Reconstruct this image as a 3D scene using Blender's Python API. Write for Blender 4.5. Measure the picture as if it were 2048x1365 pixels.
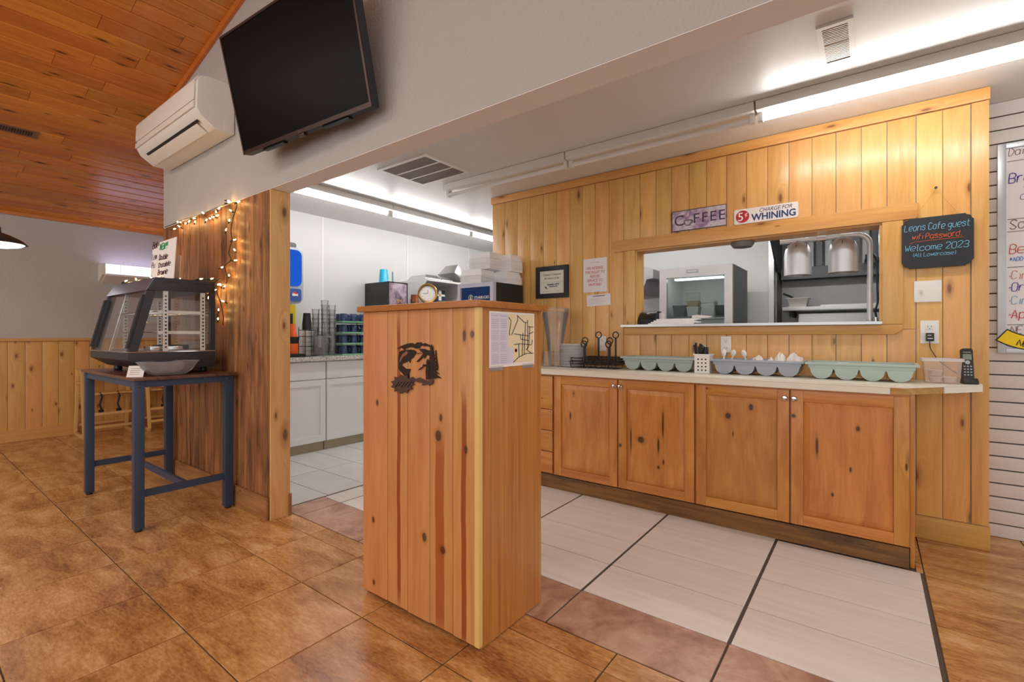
import bpy, bmesh, math, random
from mathutils import Vector, Matrix
random.seed(7)
for o in list(bpy.data.objects): bpy.data.objects.remove(o)
SC = bpy.context.scene
COL = SC.collection
# ------------------------------------------------------------------ camera
F_PX, CX, HY, CAM_H = 952.7, 1024.0, 671.0, 1.15
YAW = math.atan2(718.0, F_PX)
cam_d = bpy.data.cameras.new('camera'); cam = bpy.data.objects.new('camera', cam_d); COL.objects.link(cam)
cam.location = (0, 0, CAM_H); cam.rotation_euler = (math.pi/2, 0, YAW)
cam_d.sensor_width = 36.0; cam_d.lens = 36.0*F_PX/2048.0
cam_d.shift_y = -(682.5-HY)/2048.0
cam_d.clip_start = 0.05
SC.camera = cam
# ------------------------------------------------------------------ world, light, exposure
W = bpy.data.worlds.new('world'); SC.world = W; W.use_nodes = True
W.node_tree.nodes['Background'].inputs[0].default_value = (1.0, 0.97, 0.94, 1)
W.node_tree.nodes['Background'].inputs[1].default_value = 1.12
def area(name, loc, rot, sx, sy, power, col=(1,1,1)):
    d = bpy.data.lights.new(name, 'AREA'); d.shape = 'RECTANGLE'; d.size = sx; d.size_y = sy; d.energy = power; d.color = col
    o = bpy.data.objects.new(name, d); COL.objects.link(o); o.location = loc; o.rotation_euler = rot; return o
area('dining_fill_light', (-2.2, -4.2, 1.7), (math.radians(90), 0, 0), 6.0, 1.8, 30, (1.0, 0.97, 0.93))  # unseen fill light added behind the camera for supposed windows
area('dining_ceiling_light', (-3.6, -1.2, 2.95), (math.radians(8), 0, 0), 2.6, 1.2, 40, (1.0, 0.92, 0.82))
SC.view_settings.view_transform = 'Standard'; SC.view_settings.look = 'None'
SC.view_settings.exposure = 0.20; SC.view_settings.gamma = 1.0; SC.view_settings.use_curve_mapping = False

# ------------------------------------------------------------------ helpers
def lin(c):
    c = c/255.0
    return c/12.92 if c <= 0.04045 else ((c+0.055)/1.055)**2.4
def rgb(*c): return (lin(c[0]), lin(c[1]), lin(c[2]), 1.0)
Fw = Vector((-math.sin(YAW), math.cos(YAW), 0)); Rt = Vector((math.cos(YAW), math.sin(YAW), 0))
def _ray(u, v): return Fw + Rt*((u-CX)/F_PX) + Vector((0, 0, (HY-v)/F_PX))
EYE = Vector((0, 0, CAM_H))
def onY(u, v, y): d = _ray(u, v); return EYE + d*(y/d.y)      # survey point on a plane of constant y
def onX(u, v, x): d = _ray(u, v); return EYE + d*(x/d.x)
def onZ(u, v, z): d = _ray(u, v); return EYE + d*((z-CAM_H)/d.z)

class N:
    def __init__(s, name):
        s.m = bpy.data.materials.new(name); s.m.use_nodes = True; s.t = s.m.node_tree; s.t.nodes.clear()
        s.out = s.t.nodes.new('ShaderNodeOutputMaterial')
    def n(s, typ, **kw):
        nd = s.t.nodes.new(typ)
        for k, v in kw.items(): setattr(nd, k, v)
        return nd
    def l(s, a, b): s.t.links.new(a, b)
    def math(s, op, a, b=None, clamp=False):
        nd = s.n('ShaderNodeMath', operation=op, use_clamp=clamp)
        for i, x in enumerate((a, b)):
            if x is None: continue
            if isinstance(x, (int, float)): nd.inputs[i].default_value = x
            else: s.l(x, nd.inputs[i])
        return nd.outputs[0]
    def mix(s, fac, a, b, blend='MIX'):
        nd = s.n('ShaderNodeMix', data_type='RGBA', blend_type=blend)
        for i, x in ((0, fac), (6, a), (7, b)):
            if isinstance(x, (int, float)): nd.inputs[i].default_value = x
            elif isinstance(x, tuple): nd.inputs[i].default_value = x
            else: s.l(x, nd.inputs[i])
        return nd.outputs[2]
    def ramp(s, fac, stops):
        nd = s.n('ShaderNodeValToRGB'); e = nd.color_ramp.elements
        while len(e) < len(stops): e.new(0.5)
        for i, (p, c) in enumerate(stops): e[i].position = p; e[i].color = c if isinstance(c, tuple) else (c, c, c, 1)
        s.l(fac, nd.inputs[0]); return nd.outputs[0]
    def noise(s, vec, scale, detail=3, rough=0.55, dist=0.0):
        nd = s.n('ShaderNodeTexNoise'); nd.inputs['Scale'].default_value = scale; nd.inputs['Detail'].default_value = detail
        nd.inputs['Roughness'].default_value = rough; nd.inputs['Distortion'].default_value = dist
        if vec is not None: s.l(vec, nd.inputs['Vector'])
        return nd.outputs[0]
    def bsdf(s, **kw):
        b = s.n('ShaderNodeBsdfPrincipled')
        for k, v in kw.items():
            if isinstance(v, (int, float, tuple)): b.inputs[k].default_value = v
            else: s.l(v, b.inputs[k])
        s.l(b.outputs[0], s.out.inputs[0]); return b
    def bump(s, h, strength, dist=0.002):
        nd = s.n('ShaderNodeBump'); nd.inputs['Strength'].default_value = strength; nd.inputs['Distance'].default_value = dist
        s.l(h, nd.inputs['Height']); return nd.outputs[0]
    def coord(s, rnd=True):
        tc = s.n('ShaderNodeTexCoord').outputs['Object']
        if not rnd: return tc, None
        oi = s.n('ShaderNodeObjectInfo').outputs['Random']
        cb = s.n('ShaderNodeCombineXYZ')
        s.l(s.math('MULTIPLY', oi, 37.3), cb.inputs[0]); s.l(s.math('MULTIPLY', oi, 53.1), cb.inputs[1]); s.l(s.math('MULTIPLY', oi, 71.7), cb.inputs[2])
        a = s.n('ShaderNodeVectorMath', operation='ADD'); s.l(tc, a.inputs[0]); s.l(cb.outputs[0], a.inputs[1])
        return a.outputs[0], oi

def plain(name, c, rough=0.5, metal=0.0, var=0.06, scale=14.0, bump=0.0, bscale=200.0, **kw):
    g = N(name); v, r = g.coord(False)
    f = g.noise(v, scale, 3)
    col = g.mix(f, tuple(x*(1-var) for x in c[:3])+(1,), tuple(min(1, x*(1+var)) for x in c[:3])+(1,))
    d = dict(kw)
    if bump: d['Normal'] = g.bump(g.noise(v, bscale, 2), bump, 0.004)
    g.bsdf(**{'Base Color': col, 'Roughness': rough, 'Metallic': metal, **d}); return g.m
def emit(name, c, strength):
    g = N(name); e = g.n('ShaderNodeEmission'); e.inputs[0].default_value = c; e.inputs[1].default_value = strength
    g.l(e.outputs[0], g.out.inputs[0]); return g.m
def glassy(name, tint=(1, 1, 1, 1), refl=1.0, rough=0.02, haze=0.0, hazecol=(1, 1, 1, 1)):
    g = N(name); fr = g.n('ShaderNodeFresnel'); fr.inputs[0].default_value = 1.45
    t = g.n('ShaderNodeBsdfTransparent'); t.inputs[0].default_value = tint
    gl = g.n('ShaderNodeBsdfGlossy'); gl.inputs['Roughness'].default_value = rough
    m = g.n('ShaderNodeMixShader'); g.l(g.math('MULTIPLY', fr.outputs[0], refl, True), m.inputs[0]); g.l(t.outputs[0], m.inputs[1]); g.l(gl.outputs[0], m.inputs[2])
    last = m.outputs[0]
    if haze > 0:
        d = g.n('ShaderNodeBsdfDiffuse'); d.inputs[0].default_value = hazecol
        m2 = g.n('ShaderNodeMixShader'); m2.inputs[0].default_value = haze; g.l(last, m2.inputs[1]); g.l(d.outputs[0], m2.inputs[2]); last = m2.outputs[0]
    g.l(last, g.out.inputs[0]); return g.m
def wood(name, light, dark, knot, along='Z', knots=0.5, ka=5.0, kl=1.9, kr=0.075, grain=26.0, rough=0.4, contrast=1.0, stain=None, stain_amt=0.0, vary=0.14, wide=2.0, spec=0.5, stain_xy=(9.0, 1.6), stain_at=(0.52, 0.70), streaks=(), spots=()):
    """boards: stretched grain that bends round dark knots, tone differs from board to board"""
    g = N(name); v, rnd = g.coord(True)
    sp = g.n('ShaderNodeSeparateXYZ'); g.l(v, sp.inputs[0])
    ax = {'X': 0, 'Y': 1, 'Z': 2}[along]; o1, o2 = [i for i in range(3) if i != ax]
    al = sp.outputs[ax]; ac = g.math('ADD', sp.outputs[o1], sp.outputs[o2])
    cb = g.n('ShaderNodeCombineXYZ'); g.l(g.math('MULTIPLY', ac, ka), cb.inputs[0]); g.l(g.math('MULTIPLY', al, kl), cb.inputs[1])
    vo = g.n('ShaderNodeTexVoronoi', voronoi_dimensions='2D'); vo.inputs['Scale'].default_value = 1.0; g.l(cb.outputs[0], vo.inputs['Vector'])
    d = vo.outputs['Distance']
    csep = g.n('ShaderNodeSeparateColor'); g.l(vo.outputs['Color'], csep.inputs[0])
    keep = g.math('LESS_THAN', csep.outputs[0], knots)
    size = g.math('ADD', g.math('MULTIPLY', csep.outputs[1], 0.9), 0.35)
    ds = g.math('DIVIDE', d, size)
    near = g.math('MULTIPLY', g.math('SUBTRACT', 1.0, g.math('DIVIDE', ds, kr*4.5), True), keep)
    acb = g.math('ADD', g.math('MULTIPLY', ac, grain), g.math('MULTIPLY', near, 2.2))
    cg = g.n('ShaderNodeCombineXYZ'); g.l(acb, cg.inputs[0]); g.l(g.math('MULTIPLY', al, wide), cg.inputs[1])
    gr = g.noise(cg.outputs[0], 1.0, 4, 0.6, 0.5)
    cf = g.n('ShaderNodeCombineXYZ'); g.l(g.math('MULTIPLY', ac, grain*7), cf.inputs[0]); g.l(g.math('MULTIPLY', al, wide*2.5), cf.inputs[1])
    fine = g.noise(cf.outputs[0], 1.0, 2, 0.5)
    f = g.math('ADD', g.math('MULTIPLY', gr, 0.75), g.math('MULTIPLY', fine, 0.25))
    lo, hi = 0.5-0.17/contrast, 0.5+0.17/contrast
    col = g.ramp(f, [(lo, light), (hi, dark)])
    if stain is not None:
        cs = g.n('ShaderNodeCombineXYZ'); g.l(g.math('MULTIPLY', ac, stain_xy[0]), cs.inputs[0]); g.l(g.math('MULTIPLY', al, stain_xy[1]), cs.inputs[1])
        sn = g.ramp(g.noise(cs.outputs[0], 1.0, 4, 0.65, 0.4), [(stain_at[0], 0.0), (stain_at[1], 1.0)])
        col = g.mix(g.math('MULTIPLY', sn, stain_amt), col, stain)
    ring = g.math('MULTIPLY', g.ramp(ds, [(kr*0.9, 1.0), (kr*2.4, 0.0)]), keep)
    col = g.mix(g.math('MULTIPLY', ring, 0.42), col, knot)
    core = g.math('MULTIPLY', g.ramp(ds, [(kr*0.55, 1.0), (kr*1.0, 0.0)]), keep)
    col = g.mix(g.math('MULTIPLY', core, 0.8), col, knot)
    if streaks or spots:                                   # heartwood streaks and single knots of this very board set (place in the room)
        ps = g.n('ShaderNodeSeparateXYZ'); g.l(g.n('ShaderNodeNewGeometry').outputs['Position'], ps.inputs[0]); wx, wz = ps.outputs[0], ps.outputs[2]
        cw_ = g.n('ShaderNodeCombineXYZ'); g.l(g.math('MULTIPLY', wz, 3.0), cw_.inputs[0])
        wob = g.math('MULTIPLY', g.math('SUBTRACT', g.noise(cw_.outputs[0], 1.0, 3), 0.5), 0.02)
        wxx = g.math('ADD', wx, wob)
        for (xc, hw, z0, z1, c_, am) in streaks:
            mk = g.math('SUBTRACT', 1.0, g.math('DIVIDE', g.math('ABSOLUTE', g.math('SUBTRACT', wxx, xc)), hw), True)
            mk = g.math('MULTIPLY', mk, 6.0, True)
            zm = g.math('MULTIPLY', g.math('MULTIPLY', g.math('SUBTRACT', wz, z0), 9.0, True), g.math('MULTIPLY', g.math('SUBTRACT', z1, wz), 9.0, True))
            col = g.mix(g.math('MULTIPLY', g.math('MULTIPLY', mk, zm), am), col, c_)
        for (xc, zc, rx, rz) in spots:
            dx = g.math('DIVIDE', g.math('SUBTRACT', wx, xc), rx); dz = g.math('DIVIDE', g.math('SUBTRACT', wz, zc), rz)
            rr = g.math('SQRT', g.math('ADD', g.math('MULTIPLY', dx, dx), g.math('MULTIPLY', dz, dz)))
            col = g.mix(g.math('MULTIPLY', g.ramp(g.math('DIVIDE', rr, 2.0), [(0.45, 1.0), (0.85, 0.0)]), 0.28), col, knot)
            col = g.mix(g.math('MULTIPLY', g.ramp(g.math('DIVIDE', rr, 2.0), [(0.34, 1.0), (0.46, 0.0)]), 0.85), col, knot)
    hs = g.n('ShaderNodeHueSaturation'); g.l(col, hs.inputs['Color'])
    g.l(g.math('ADD', g.math('MULTIPLY', rnd, 2*vary), 1.0-vary), hs.inputs['Value'])
    g.l(g.math('ADD', g.math('MULTIPLY', g.math('FRACT', g.math('MULTIPLY', rnd, 7.3)), 0.014), 0.493), hs.inputs['Hue'])
    g.bsdf(**{'Base Color': hs.outputs[0], 'Roughness': g.ramp(fine, [(0.3, rough-0.05), (0.7, rough+0.06)]), 'Specular IOR Level': spec})
    return g.m
def stone_tile(name, stops, scale=5.0, rough=0.3, bump=0.15, fine=60.0, stretch=(1, 1, 1), vary=0.10, pits=0.0, pitcol=(0.05, 0.03, 0.02, 1), fmix=0.2):
    g = N(name); v, rnd = g.coord(True)
    mp = g.n('ShaderNodeMapping'); mp.inputs['Scale'].default_value = stretch; g.l(v, mp.inputs[0])
    a = g.noise(mp.outputs[0], scale, 6, 0.62, 0.6); b = g.noise(mp.outputs[0], fine, 4, 0.6)
    f = g.math('ADD', g.math('MULTIPLY', a, 1.0-fmix), g.math('MULTIPLY', b, fmix))
    col = g.ramp(f, stops)
    if pits:
        pn = g.ramp(g.noise(mp.outputs[0], fine*1.3, 3, 0.7), [(0.62, 0.0), (0.70, 1.0)])
        zone = g.ramp(g.noise(mp.outputs[0], 7.0, 3), [(0.45, 0.0), (0.65, 1.0)])
        col = g.mix(g.math('MULTIPLY', g.math('MULTIPLY', pn, zone), pits), col, pitcol)
    hs = g.n('ShaderNodeHueSaturation'); g.l(col, hs.inputs['Color']); g.l(g.math('ADD', g.math('MULTIPLY', rnd, 2*vary), 1-vary), hs.inputs['Value'])
    g.bsdf(**{'Base Color': hs.outputs[0], 'Roughness': rough, **({'Normal': g.bump(b, bump, 0.002)} if bump else {})})
    return g.m

class MB:
    """collects geometry for ONE part"""
    def __init__(s): s.v = []; s.f = []
    def add(s, vs, fs, M=None):
        b = len(s.v)
        s.v += [tuple(M @ Vector(p)) if M is not None else tuple(p) for p in vs]
        s.f += [tuple(b+i for i in q) for q in fs]; return s
    def box(s, x0, x1, y0, y1, z0, z1, M=None):
        vs = [(x, y, z) for x in (x0, x1) for y in (y0, y1) for z in (z0, z1)]
        return s.add(vs, [(0, 1, 3, 2), (4, 6, 7, 5), (0, 4, 5, 1), (2, 3, 7, 6), (0, 2, 6, 4), (1, 5, 7, 3)], M)
    def prism(s, poly, d0, d1, plane='XZ', M=None):
        """poly in the plane, extruded along the third axis from d0 to d1"""
        def P(a, b, d): return {'XZ': (a, d, b), 'YZ': (d, a, b), 'XY': (a, b, d)}[plane]
        n = len(poly); vs = [P(a, b, d0) for a, b in poly] + [P(a, b, d1) for a, b in poly]
        fs = [tuple(range(n)), tuple(range(2*n-1, n-1, -1))] + [(i, i+n, (i+1) % n+n, (i+1) % n) for i in range(n)]
        return s.add(vs, fs, M)
    def lathe(s, prof, c=(0, 0, 0), n=20, M=None, a0=0.0, a1=2*math.pi):
        vs, fs = [], []; full = abs(a1-a0-2*math.pi) < 1e-6; m = n if full else n+1
        for r, z in prof:
            for i in range(m):
                a = a0+(a1-a0)*i/n; vs.append((c[0]+r*math.cos(a), c[1]+r*math.sin(a), c[2]+z))
        for j in range(len(prof)-1):
            for i in range(n):
                k = (i+1) % m; fs.append((j*m+i, j*m+k, (j+1)*m+k, (j+1)*m+i))
        if full:
            if prof[0][0] > 1e-5: fs.append(tuple(range(m))[::-1])
            if prof[-1][0] > 1e-5: fs.append(tuple((len(prof)-1)*m+i for i in range(m)))
        return s.add(vs, fs, M)
    def tube(s, pts, r, n=8, closed=False, M=None):
        pts = [Vector(p) for p in pts]; k = len(pts); vs, fs = [], []; up = None
        for i, p in enumerate(pts):
            a = pts[(i-1) % k] if (closed or i > 0) else p; b = pts[(i+1) % k] if (closed or i < k-1) else p
            t = (b-a)
            t = t.normalized() if t.length > 1e-9 else Vector((0, 0, 1))
            if up is None: up = Vector((0, 0, 1)) if abs(t.z) < 0.9 else Vector((1, 0, 0))
            u = up - t*up.dot(t)
            if u.length < 1e-4: u = t.orthogonal()
            u.normalize(); up = u; w = t.cross(u); rr = r[i] if isinstance(r, (list, tuple)) else r
            for j in range(n):
                an = 2*math.pi*(j+0.5)/n; vs.append(tuple(p+u*(rr*math.cos(an))+w*(rr*math.sin(an))))
        for i in range(k if closed else k-1):
            for j in range(n):
                fs.append((i*n+j, i*n+(j+1) % n, ((i+1) % k)*n+(j+1) % n, ((i+1) % k)*n+j))
        if not closed: fs.append(tuple(range(n))[::-1]); fs.append(tuple((k-1)*n+j for j in range(n)))
        return s.add(vs, fs, M)
    def mesh(s, name, mat, bevel=0.0, smooth=False, origin=(0, 0, 0), seg=2):
        me = bpy.data.meshes.new(name); ox, oy, oz = origin
        me.from_pydata([(x-ox, y-oy, z-oz) for x, y, z in s.v], [], s.f); me.update()
        bm = bmesh.new(); bm.from_mesh(me)
        bmesh.ops.recalc_face_normals(bm, faces=bm.faces)
        if bevel > 0:
            es = [e for e in bm.edges if len(e.link_faces) == 2 and e.calc_face_angle(0) > 0.5]
            bmesh.ops.bevel(bm, geom=es, offset=bevel, segments=seg, affect='EDGES', clamp_overlap=True, profile=0.7)
        bm.to_mesh(me); bm.free()
        if mat is not None: me.materials.append(mat)
        if smooth or bevel > 0:
            me.shade_smooth(); me.set_sharp_from_angle(angle=math.radians(38))
        return me
    def build(s, name, mat, parent=None, bevel=0.0, smooth=False, seg=2, local=False):
        """a part (vertices in world space unless local) under its thing, or a thing of one mesh standing on its base"""
        if parent is not None:
            o = link(name, s.mesh(name, mat, bevel, smooth, (0, 0, 0) if local else org(parent), seg)); o.parent = parent
        else:
            xs, ys, zs = zip(*s.v); c = ((min(xs)+max(xs))/2, (min(ys)+max(ys))/2, min(zs))
            o = link(name, s.mesh(name, mat, bevel, smooth, c, seg)); o.location = c
        return o
def org(o):
    p = Vector(o.location)
    while o.parent is not None: o = o.parent; p = p + Vector(o.location)
    return tuple(p)
def link(name, data): o = bpy.data.objects.new(name, data); COL.objects.link(o); return o
def tag(o, label, cat, group=None):
    o['label'] = label; o['category'] = cat
    if group: o['group'] = group
    return o
def thing(name, label, cat, loc, rz=0.0, group=None):
    o = link(name, None); o.location = loc; o.rotation_euler = (0, 0, rz); o.empty_display_size = 0.05
    return tag(o, label, cat, group)
def struct(name, mb, mat, label=None, bevel=0.0):
    o = link(name, mb.mesh(name, mat, bevel)); o['kind'] = 'structure'
    if label: o['label'] = label
    return o
def copy_tree(o, parent=None, loc=None, rz=None, label=None):
    c = o.copy(); COL.objects.link(c); c.parent = parent
    if loc is not None: c.location = loc
    if rz is not None: c.rotation_euler = (0, 0, rz)
    if label: c['label'] = label
    for ch in list(o.children): copy_tree(ch, c)
    return c
def part(name, mat, parent, *boxes, bevel=0.0):
    m = MB()
    for b in boxes: m.box(*b)
    return m.build(name, mat, parent, bevel)
# lettering -----------------------------------------------------------------
FRONT = lambda x, y, z: Matrix(((1, 0, 0, x), (0, 0, -1, y), (0, 1, 0, z), (0, 0, 0, 1)))     # faces -y
SIDE = lambda x, y, z: Matrix(((0, 0, 1, x), (1, 0, 0, y), (0, 1, 0, z), (0, 0, 0, 1)))       # faces +x
def text_mb(mb, s, size, M, align='CENTER', shear=0.0, xs=1.0, bold=0.0):
    cu = bpy.data.curves.new('t', 'FONT'); cu.body = s; cu.size = size; cu.align_x = align; cu.shear = shear; cu.extrude = 0.0004; cu.offset = bold; cu.resolution_u = 3
    ob = bpy.data.objects.new('t', cu); COL.objects.link(ob)
    dg = bpy.context.evaluated_depsgraph_get(); ev = ob.evaluated_get(dg); me = ev.to_mesh()
    mb.add([(v.co.x*xs, v.co.y, v.co.z) for v in me.vertices], [tuple(p.vertices) for p in me.polygons], M)
    ev.to_mesh_clear(); bpy.data.objects.remove(ob); bpy.data.curves.remove(cu); return mb
GL = {'L':'08 02 42','e':'04 44 46 16 05 03 12 42','o':'12 03 05 16 36 45 43 32 12','n':'02 06|05 16 36 45 42','s':'45 36 16 05 34 43 32 12 03',
'C':'47 38 18 07 03 12 32 43','a':'45 36 16 05 03 12 32 44|46 42','f':'12 17 28 38|06 36','g':'45 36 16 05 04 13 33 44|46 41 30 10','u':'06 03 12 32 43|46 42',
't':'18 13 22 32|06 36','w':'06 12 25 32 46','i':'12 16|18 18','P':'02 08 38 47 46 35 05','r':'02 06|04 16 36','d':'45 36 16 05 03 12 32 43|48 42','.':'12 13',
'W':'08 12 26 32 48','l':'18 12 22','c':'45 36 16 05 03 12 32 43','m':'02 06|05 16 25 22|25 36 45 42','2':'07 18 38 47 46 02 42','0':'18 07 03 12 32 43 47 38 18',
'3':'07 18 38 47 46 35 15|35 44 43 32 12 03','(':'38 27 23 32',')':'18 27 23 12','A':'02 28 42|14 34','D':'02 08 28 46 44 22 02','B':'02 08 38 47 46 35 05|35 44 43 32 02',
'y':'06 23|46 10','S':'47 38 18 07 06 34 43 32 12 03','O':'18 07 03 12 32 43 47 38 18','N':'02 08 42 48','E':'48 08 02 42|05 35','h':'02 08|05 16 36 45 42',
'p':'00 06|05 16 36 45 43 32 12 03','b':'08 02|03 12 32 43 45 36 16 05','*':'17 33|37 13|05 45','-':'05 35','!':'28 24|22 22','\u00b7':'14 15','F':'02 08 48|05 35','R':'02 08 38 47 46 35 05|25 42'}
def hand_mb(mb, s, h, M, w=0.0022, slant=0.12, gap=1.3, wid=0.72, seed=1):
    """marker handwriting: every letter drawn as strokes; h is the cap height"""
    rd = random.Random(seed); k = h/6.0; x = 0.0
    for ch in s:
        if ch == ' ': x += 2.6*k*wid; continue
        dy = rd.uniform(-0.25, 0.25)*k; mx = 0
        for st in GL[ch].split('|'):
            pts = []
            for p in st.split():
                a, b = int(p[0]), int(p[1])-2; mx = max(mx, a)
                pts.append(((a*wid+b*slant)*k+x+rd.uniform(-.08, .08)*k, b*k+dy, 0.0006))
            if len(pts) > 1 and pts[0] == pts[-1]: pts[-1] = (pts[-1][0]+1e-4, pts[-1][1], pts[-1][2])
            q = []
            for i in range(len(pts)-1):
                p0 = Vector(pts[max(0, i-1)]); p1 = Vector(pts[i]); p2 = Vector(pts[i+1]); p3 = Vector(pts[min(len(pts)-1, i+2)])
                for t in (0, .5):
                    q.append(0.5*((2*p1)+(p2-p0)*t+(2*p0-5*p1+4*p2-p3)*t*t+(3*p1-p0-3*p2+p3)*t*t*t))
            q.append(Vector(pts[-1]))
            if (q[0]-q[-1]).length < 1e-5 and len(q) < 4: q[-1] = q[-1]+Vector((w, w*0.6, 0))
            mb.tube(q, w/2, 4, M=M)
        x += (mx*wid+gap)*k
    return mb
# ------------------------------------------------------------------ materials
PINE = wood('pine_panel', rgb(228, 178, 108), rgb(206, 148, 78), rgb(112, 62, 26), 'Z', 0.5, 5.0, 1.7, 0.06, 22, 0.30, 0.9, vary=0.10)
PINE_X = wood('pine_trim', rgb(216, 166, 92), rgb(190, 132, 62), rgb(110, 60, 25), 'X', 0.6, 7, 2.2, 0.06, 30, 0.34, 0.8)
_px = lambda u, v: onY(u, v, 1.30)
_s = lambda u, hw, v0, v1, c, am: (_px(u, v0).x, hw, _px(u, v1).z, _px(u, v0).z, c, am)
PSTR = [_s(798, .011, 612, 1230, rgb(146, 62, 20), .95), _s(928, .013, 760, 1330, rgb(146, 62, 20), .95), _s(880, .026, 855, 1290, rgb(164, 80, 32), .9), _s(930, .010, 600, 690, rgb(150, 70, 30), .6)]
PSPOT = [(_px(u, v).x, _px(u, v).z, rx, rz) for u, v, rx, rz in ((755, 806, .010, .016), (882, 836, .010, .018), (877, 872, .020, .026), (886, 1101, .017, .018), (849, 1075, .014, .022), (929, 672, .010, .026), (945, 669, .012, .016), (932, 900, .010, .018), (747, 1040, .010, .016), (748, 1165, .010, .014))]
PINE_Y = wood('pine_rail', rgb(214, 164, 98), rgb(190, 136, 72), rgb(110, 60, 25), 'Y', 0.5, 7, 1.6, 0.05, 30, 0.38, 0.8)
WAINS = wood('wainscot_pine', rgb(222, 172, 104), rgb(200, 142, 76), rgb(112, 60, 28), 'Z', 0.75, 7.5, 3.6, 0.085, 24, 0.4, 0.8, vary=0.08)
RUSTIC = wood('rustic_stained_board', rgb(182, 124, 78), rgb(122, 76, 44), rgb(58, 32, 16), 'Z', 0.7, 6, 2.2, 0.06, 20, 0.5, 1.0, rgb(64, 40, 26), 0.8, vary=0.22, stain_at=(0.48, 0.68))
RUSTIC_X = wood('rustic_baseboard', rgb(168, 114, 70), rgb(120, 76, 42), rgb(58, 32, 16), 'X', 0.5, 6, 1.6, 0.05, 20, 0.5, 1.0, rgb(80, 50, 30), 0.6)
POST = wood('post_pine', rgb(224, 184, 122), rgb(202, 156, 94), rgb(96, 58, 26), 'Z', 0.55, 5, 2.0, 0.08, 18, 0.42, 0.9)
CEILW = wood('ceiling_cedar', rgb(228, 148, 68), rgb(198, 114, 44), rgb(70, 30, 10), 'Y', 0.6, 8, 2.0, 0.075, 24, 0.27, 0.9, vary=0.13)
CEILT = wood('ceiling_trim', rgb(206, 124, 52), rgb(178, 98, 36), rgb(80, 36, 12), 'Y', 0.4, 8, 1.6, 0.05, 24, 0.35, 0.8)
PED = wood('pedestal_pine', rgb(210, 150, 94), rgb(188, 122, 70), rgb(70, 36, 18), 'Z', 0.0, 3.6, 1.45, 0.055, 18, 0.33, 0.9, rgb(176, 100, 50), 0.4, vary=0.05, stain_xy=(10.0, 0.5), streaks=PSTR, spots=PSPOT)
OAK = wood('oak_side_panel', rgb(198, 130, 66), rgb(168, 100, 46), rgb(140, 80, 36), 'Z', 0.0, 4, 1, 0.05, 60, 0.34, 1.1, vary=0.03, wide=1.2)
OAKCAP = wood('oak_cap', rgb(196, 122, 56), rgb(164, 92, 36), rgb(120, 60, 24), 'X', 0.0, 4, 1, 0.05, 50, 0.3, 0.9)
EDGE = plain('pale_edge_strip', rgb(228, 190, 118), 0.45)
_cx = lambda u, v: onY(u, v, 3.04)
CSPOT = [(_cx(u, v).x, _cx(u, v).z, rx, rz) for u, v, rx, rz in ((1141, 832, .008, .035), (1241, 891, .012, .014), (1282, 880, .026, .026), (1262, 880, .006, .09), (1326, 850, .007, .10), (1317, 892, .008, .055), (1327, 925, .007, .02), (1317, 935, .010, .012), (1456, 832, .018, .022), (1466, 868, .004, .02), (1502, 815, .014, .022), (1587, 832, .012, .012), (1634, 893, .007, .055), (1716, 858, .010, .016), (1701, 940, .006, .016), (1665, 990, .007, .012), (1813, 935, .006, .022))]
CAB = wood('knotty_alder', rgb(212, 146, 74), rgb(182, 114, 50), rgb(52, 26, 12), 'Z', 0.30, 3.4, 1.9, 0.04, 13, 0.34, 1.0, rgb(160, 90, 36), 0.5, vary=0.07, wide=2.6, spots=CSPOT)
CABX = wood('knotty_alder_rail', rgb(212, 146, 72), rgb(182, 112, 48), rgb(56, 28, 12), 'X', 0.3, 8, 2.2, 0.05, 26, 0.34, 1.0, vary=0.07)
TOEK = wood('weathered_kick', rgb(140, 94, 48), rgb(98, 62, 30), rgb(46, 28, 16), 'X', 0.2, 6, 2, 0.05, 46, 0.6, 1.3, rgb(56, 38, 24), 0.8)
HCW = wood('beech', rgb(222, 178, 116), rgb(204, 156, 92), rgb(160, 110, 60), 'Z', 0.0, 4, 1, 0.05, 40, 0.4, 0.7)
TABW = wood('table_walnut', rgb(112, 74, 54), rgb(72, 44, 32), rgb(40, 24, 16), 'X', 0.1, 4, 1, 0.05, 40, 0.28, 1.0)
DRY = plain('painted_drywall', rgb(184, 178, 174), 0.65, var=0.03, bump=0.9, bscale=85)
DRYS = plain('smooth_drywall', rgb(206, 201, 196), 0.7, var=0.02)
CEILP = plain('gloss_ceiling_paint', rgb(224, 222, 219), 0.42, var=0.02, bump=0.03, bscale=12)
FRP = plain('white_wall_panel', rgb(218, 217, 216), 0.42, var=0.012)
SLAT = plain('slatwall_grey', rgb(214, 207, 205), 0.5, var=0.02)
GROOVE = plain('groove_dark', rgb(104, 92, 86), 0.8)
GROUT = plain('grout_grey_brown', rgb(92, 80, 70), 0.9, var=0.15, scale=30)
BROWN = stone_tile('brown_slate_tile', [(0.33, rgb(128, 80, 42)), (0.45, rgb(174, 122, 68)), (0.55, rgb(200, 152, 94)), (0.68, rgb(224, 188, 140))], 4.5, 0.24, 0.3, 60, (0.55, 1.7, 1), 0.08, 0.9, rgb(92, 54, 30), fmix=0.36)
PINKT = stone_tile('rose_brown_tile', [(0.34, rgb(148, 106, 88)), (0.5, rgb(188, 146, 124)), (0.66, rgb(210, 178, 158))], 5.5, 0.3, 0.0, 30, (1, 1, 1), 0.05)
WHITET = stone_tile('cream_linear_tile', [(0.3, rgb(226, 219, 212)), (0.6, rgb(236, 231, 225))], 2.2, 0.32, 0.0, 20, (1, 14, 1), 0.02)
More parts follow.
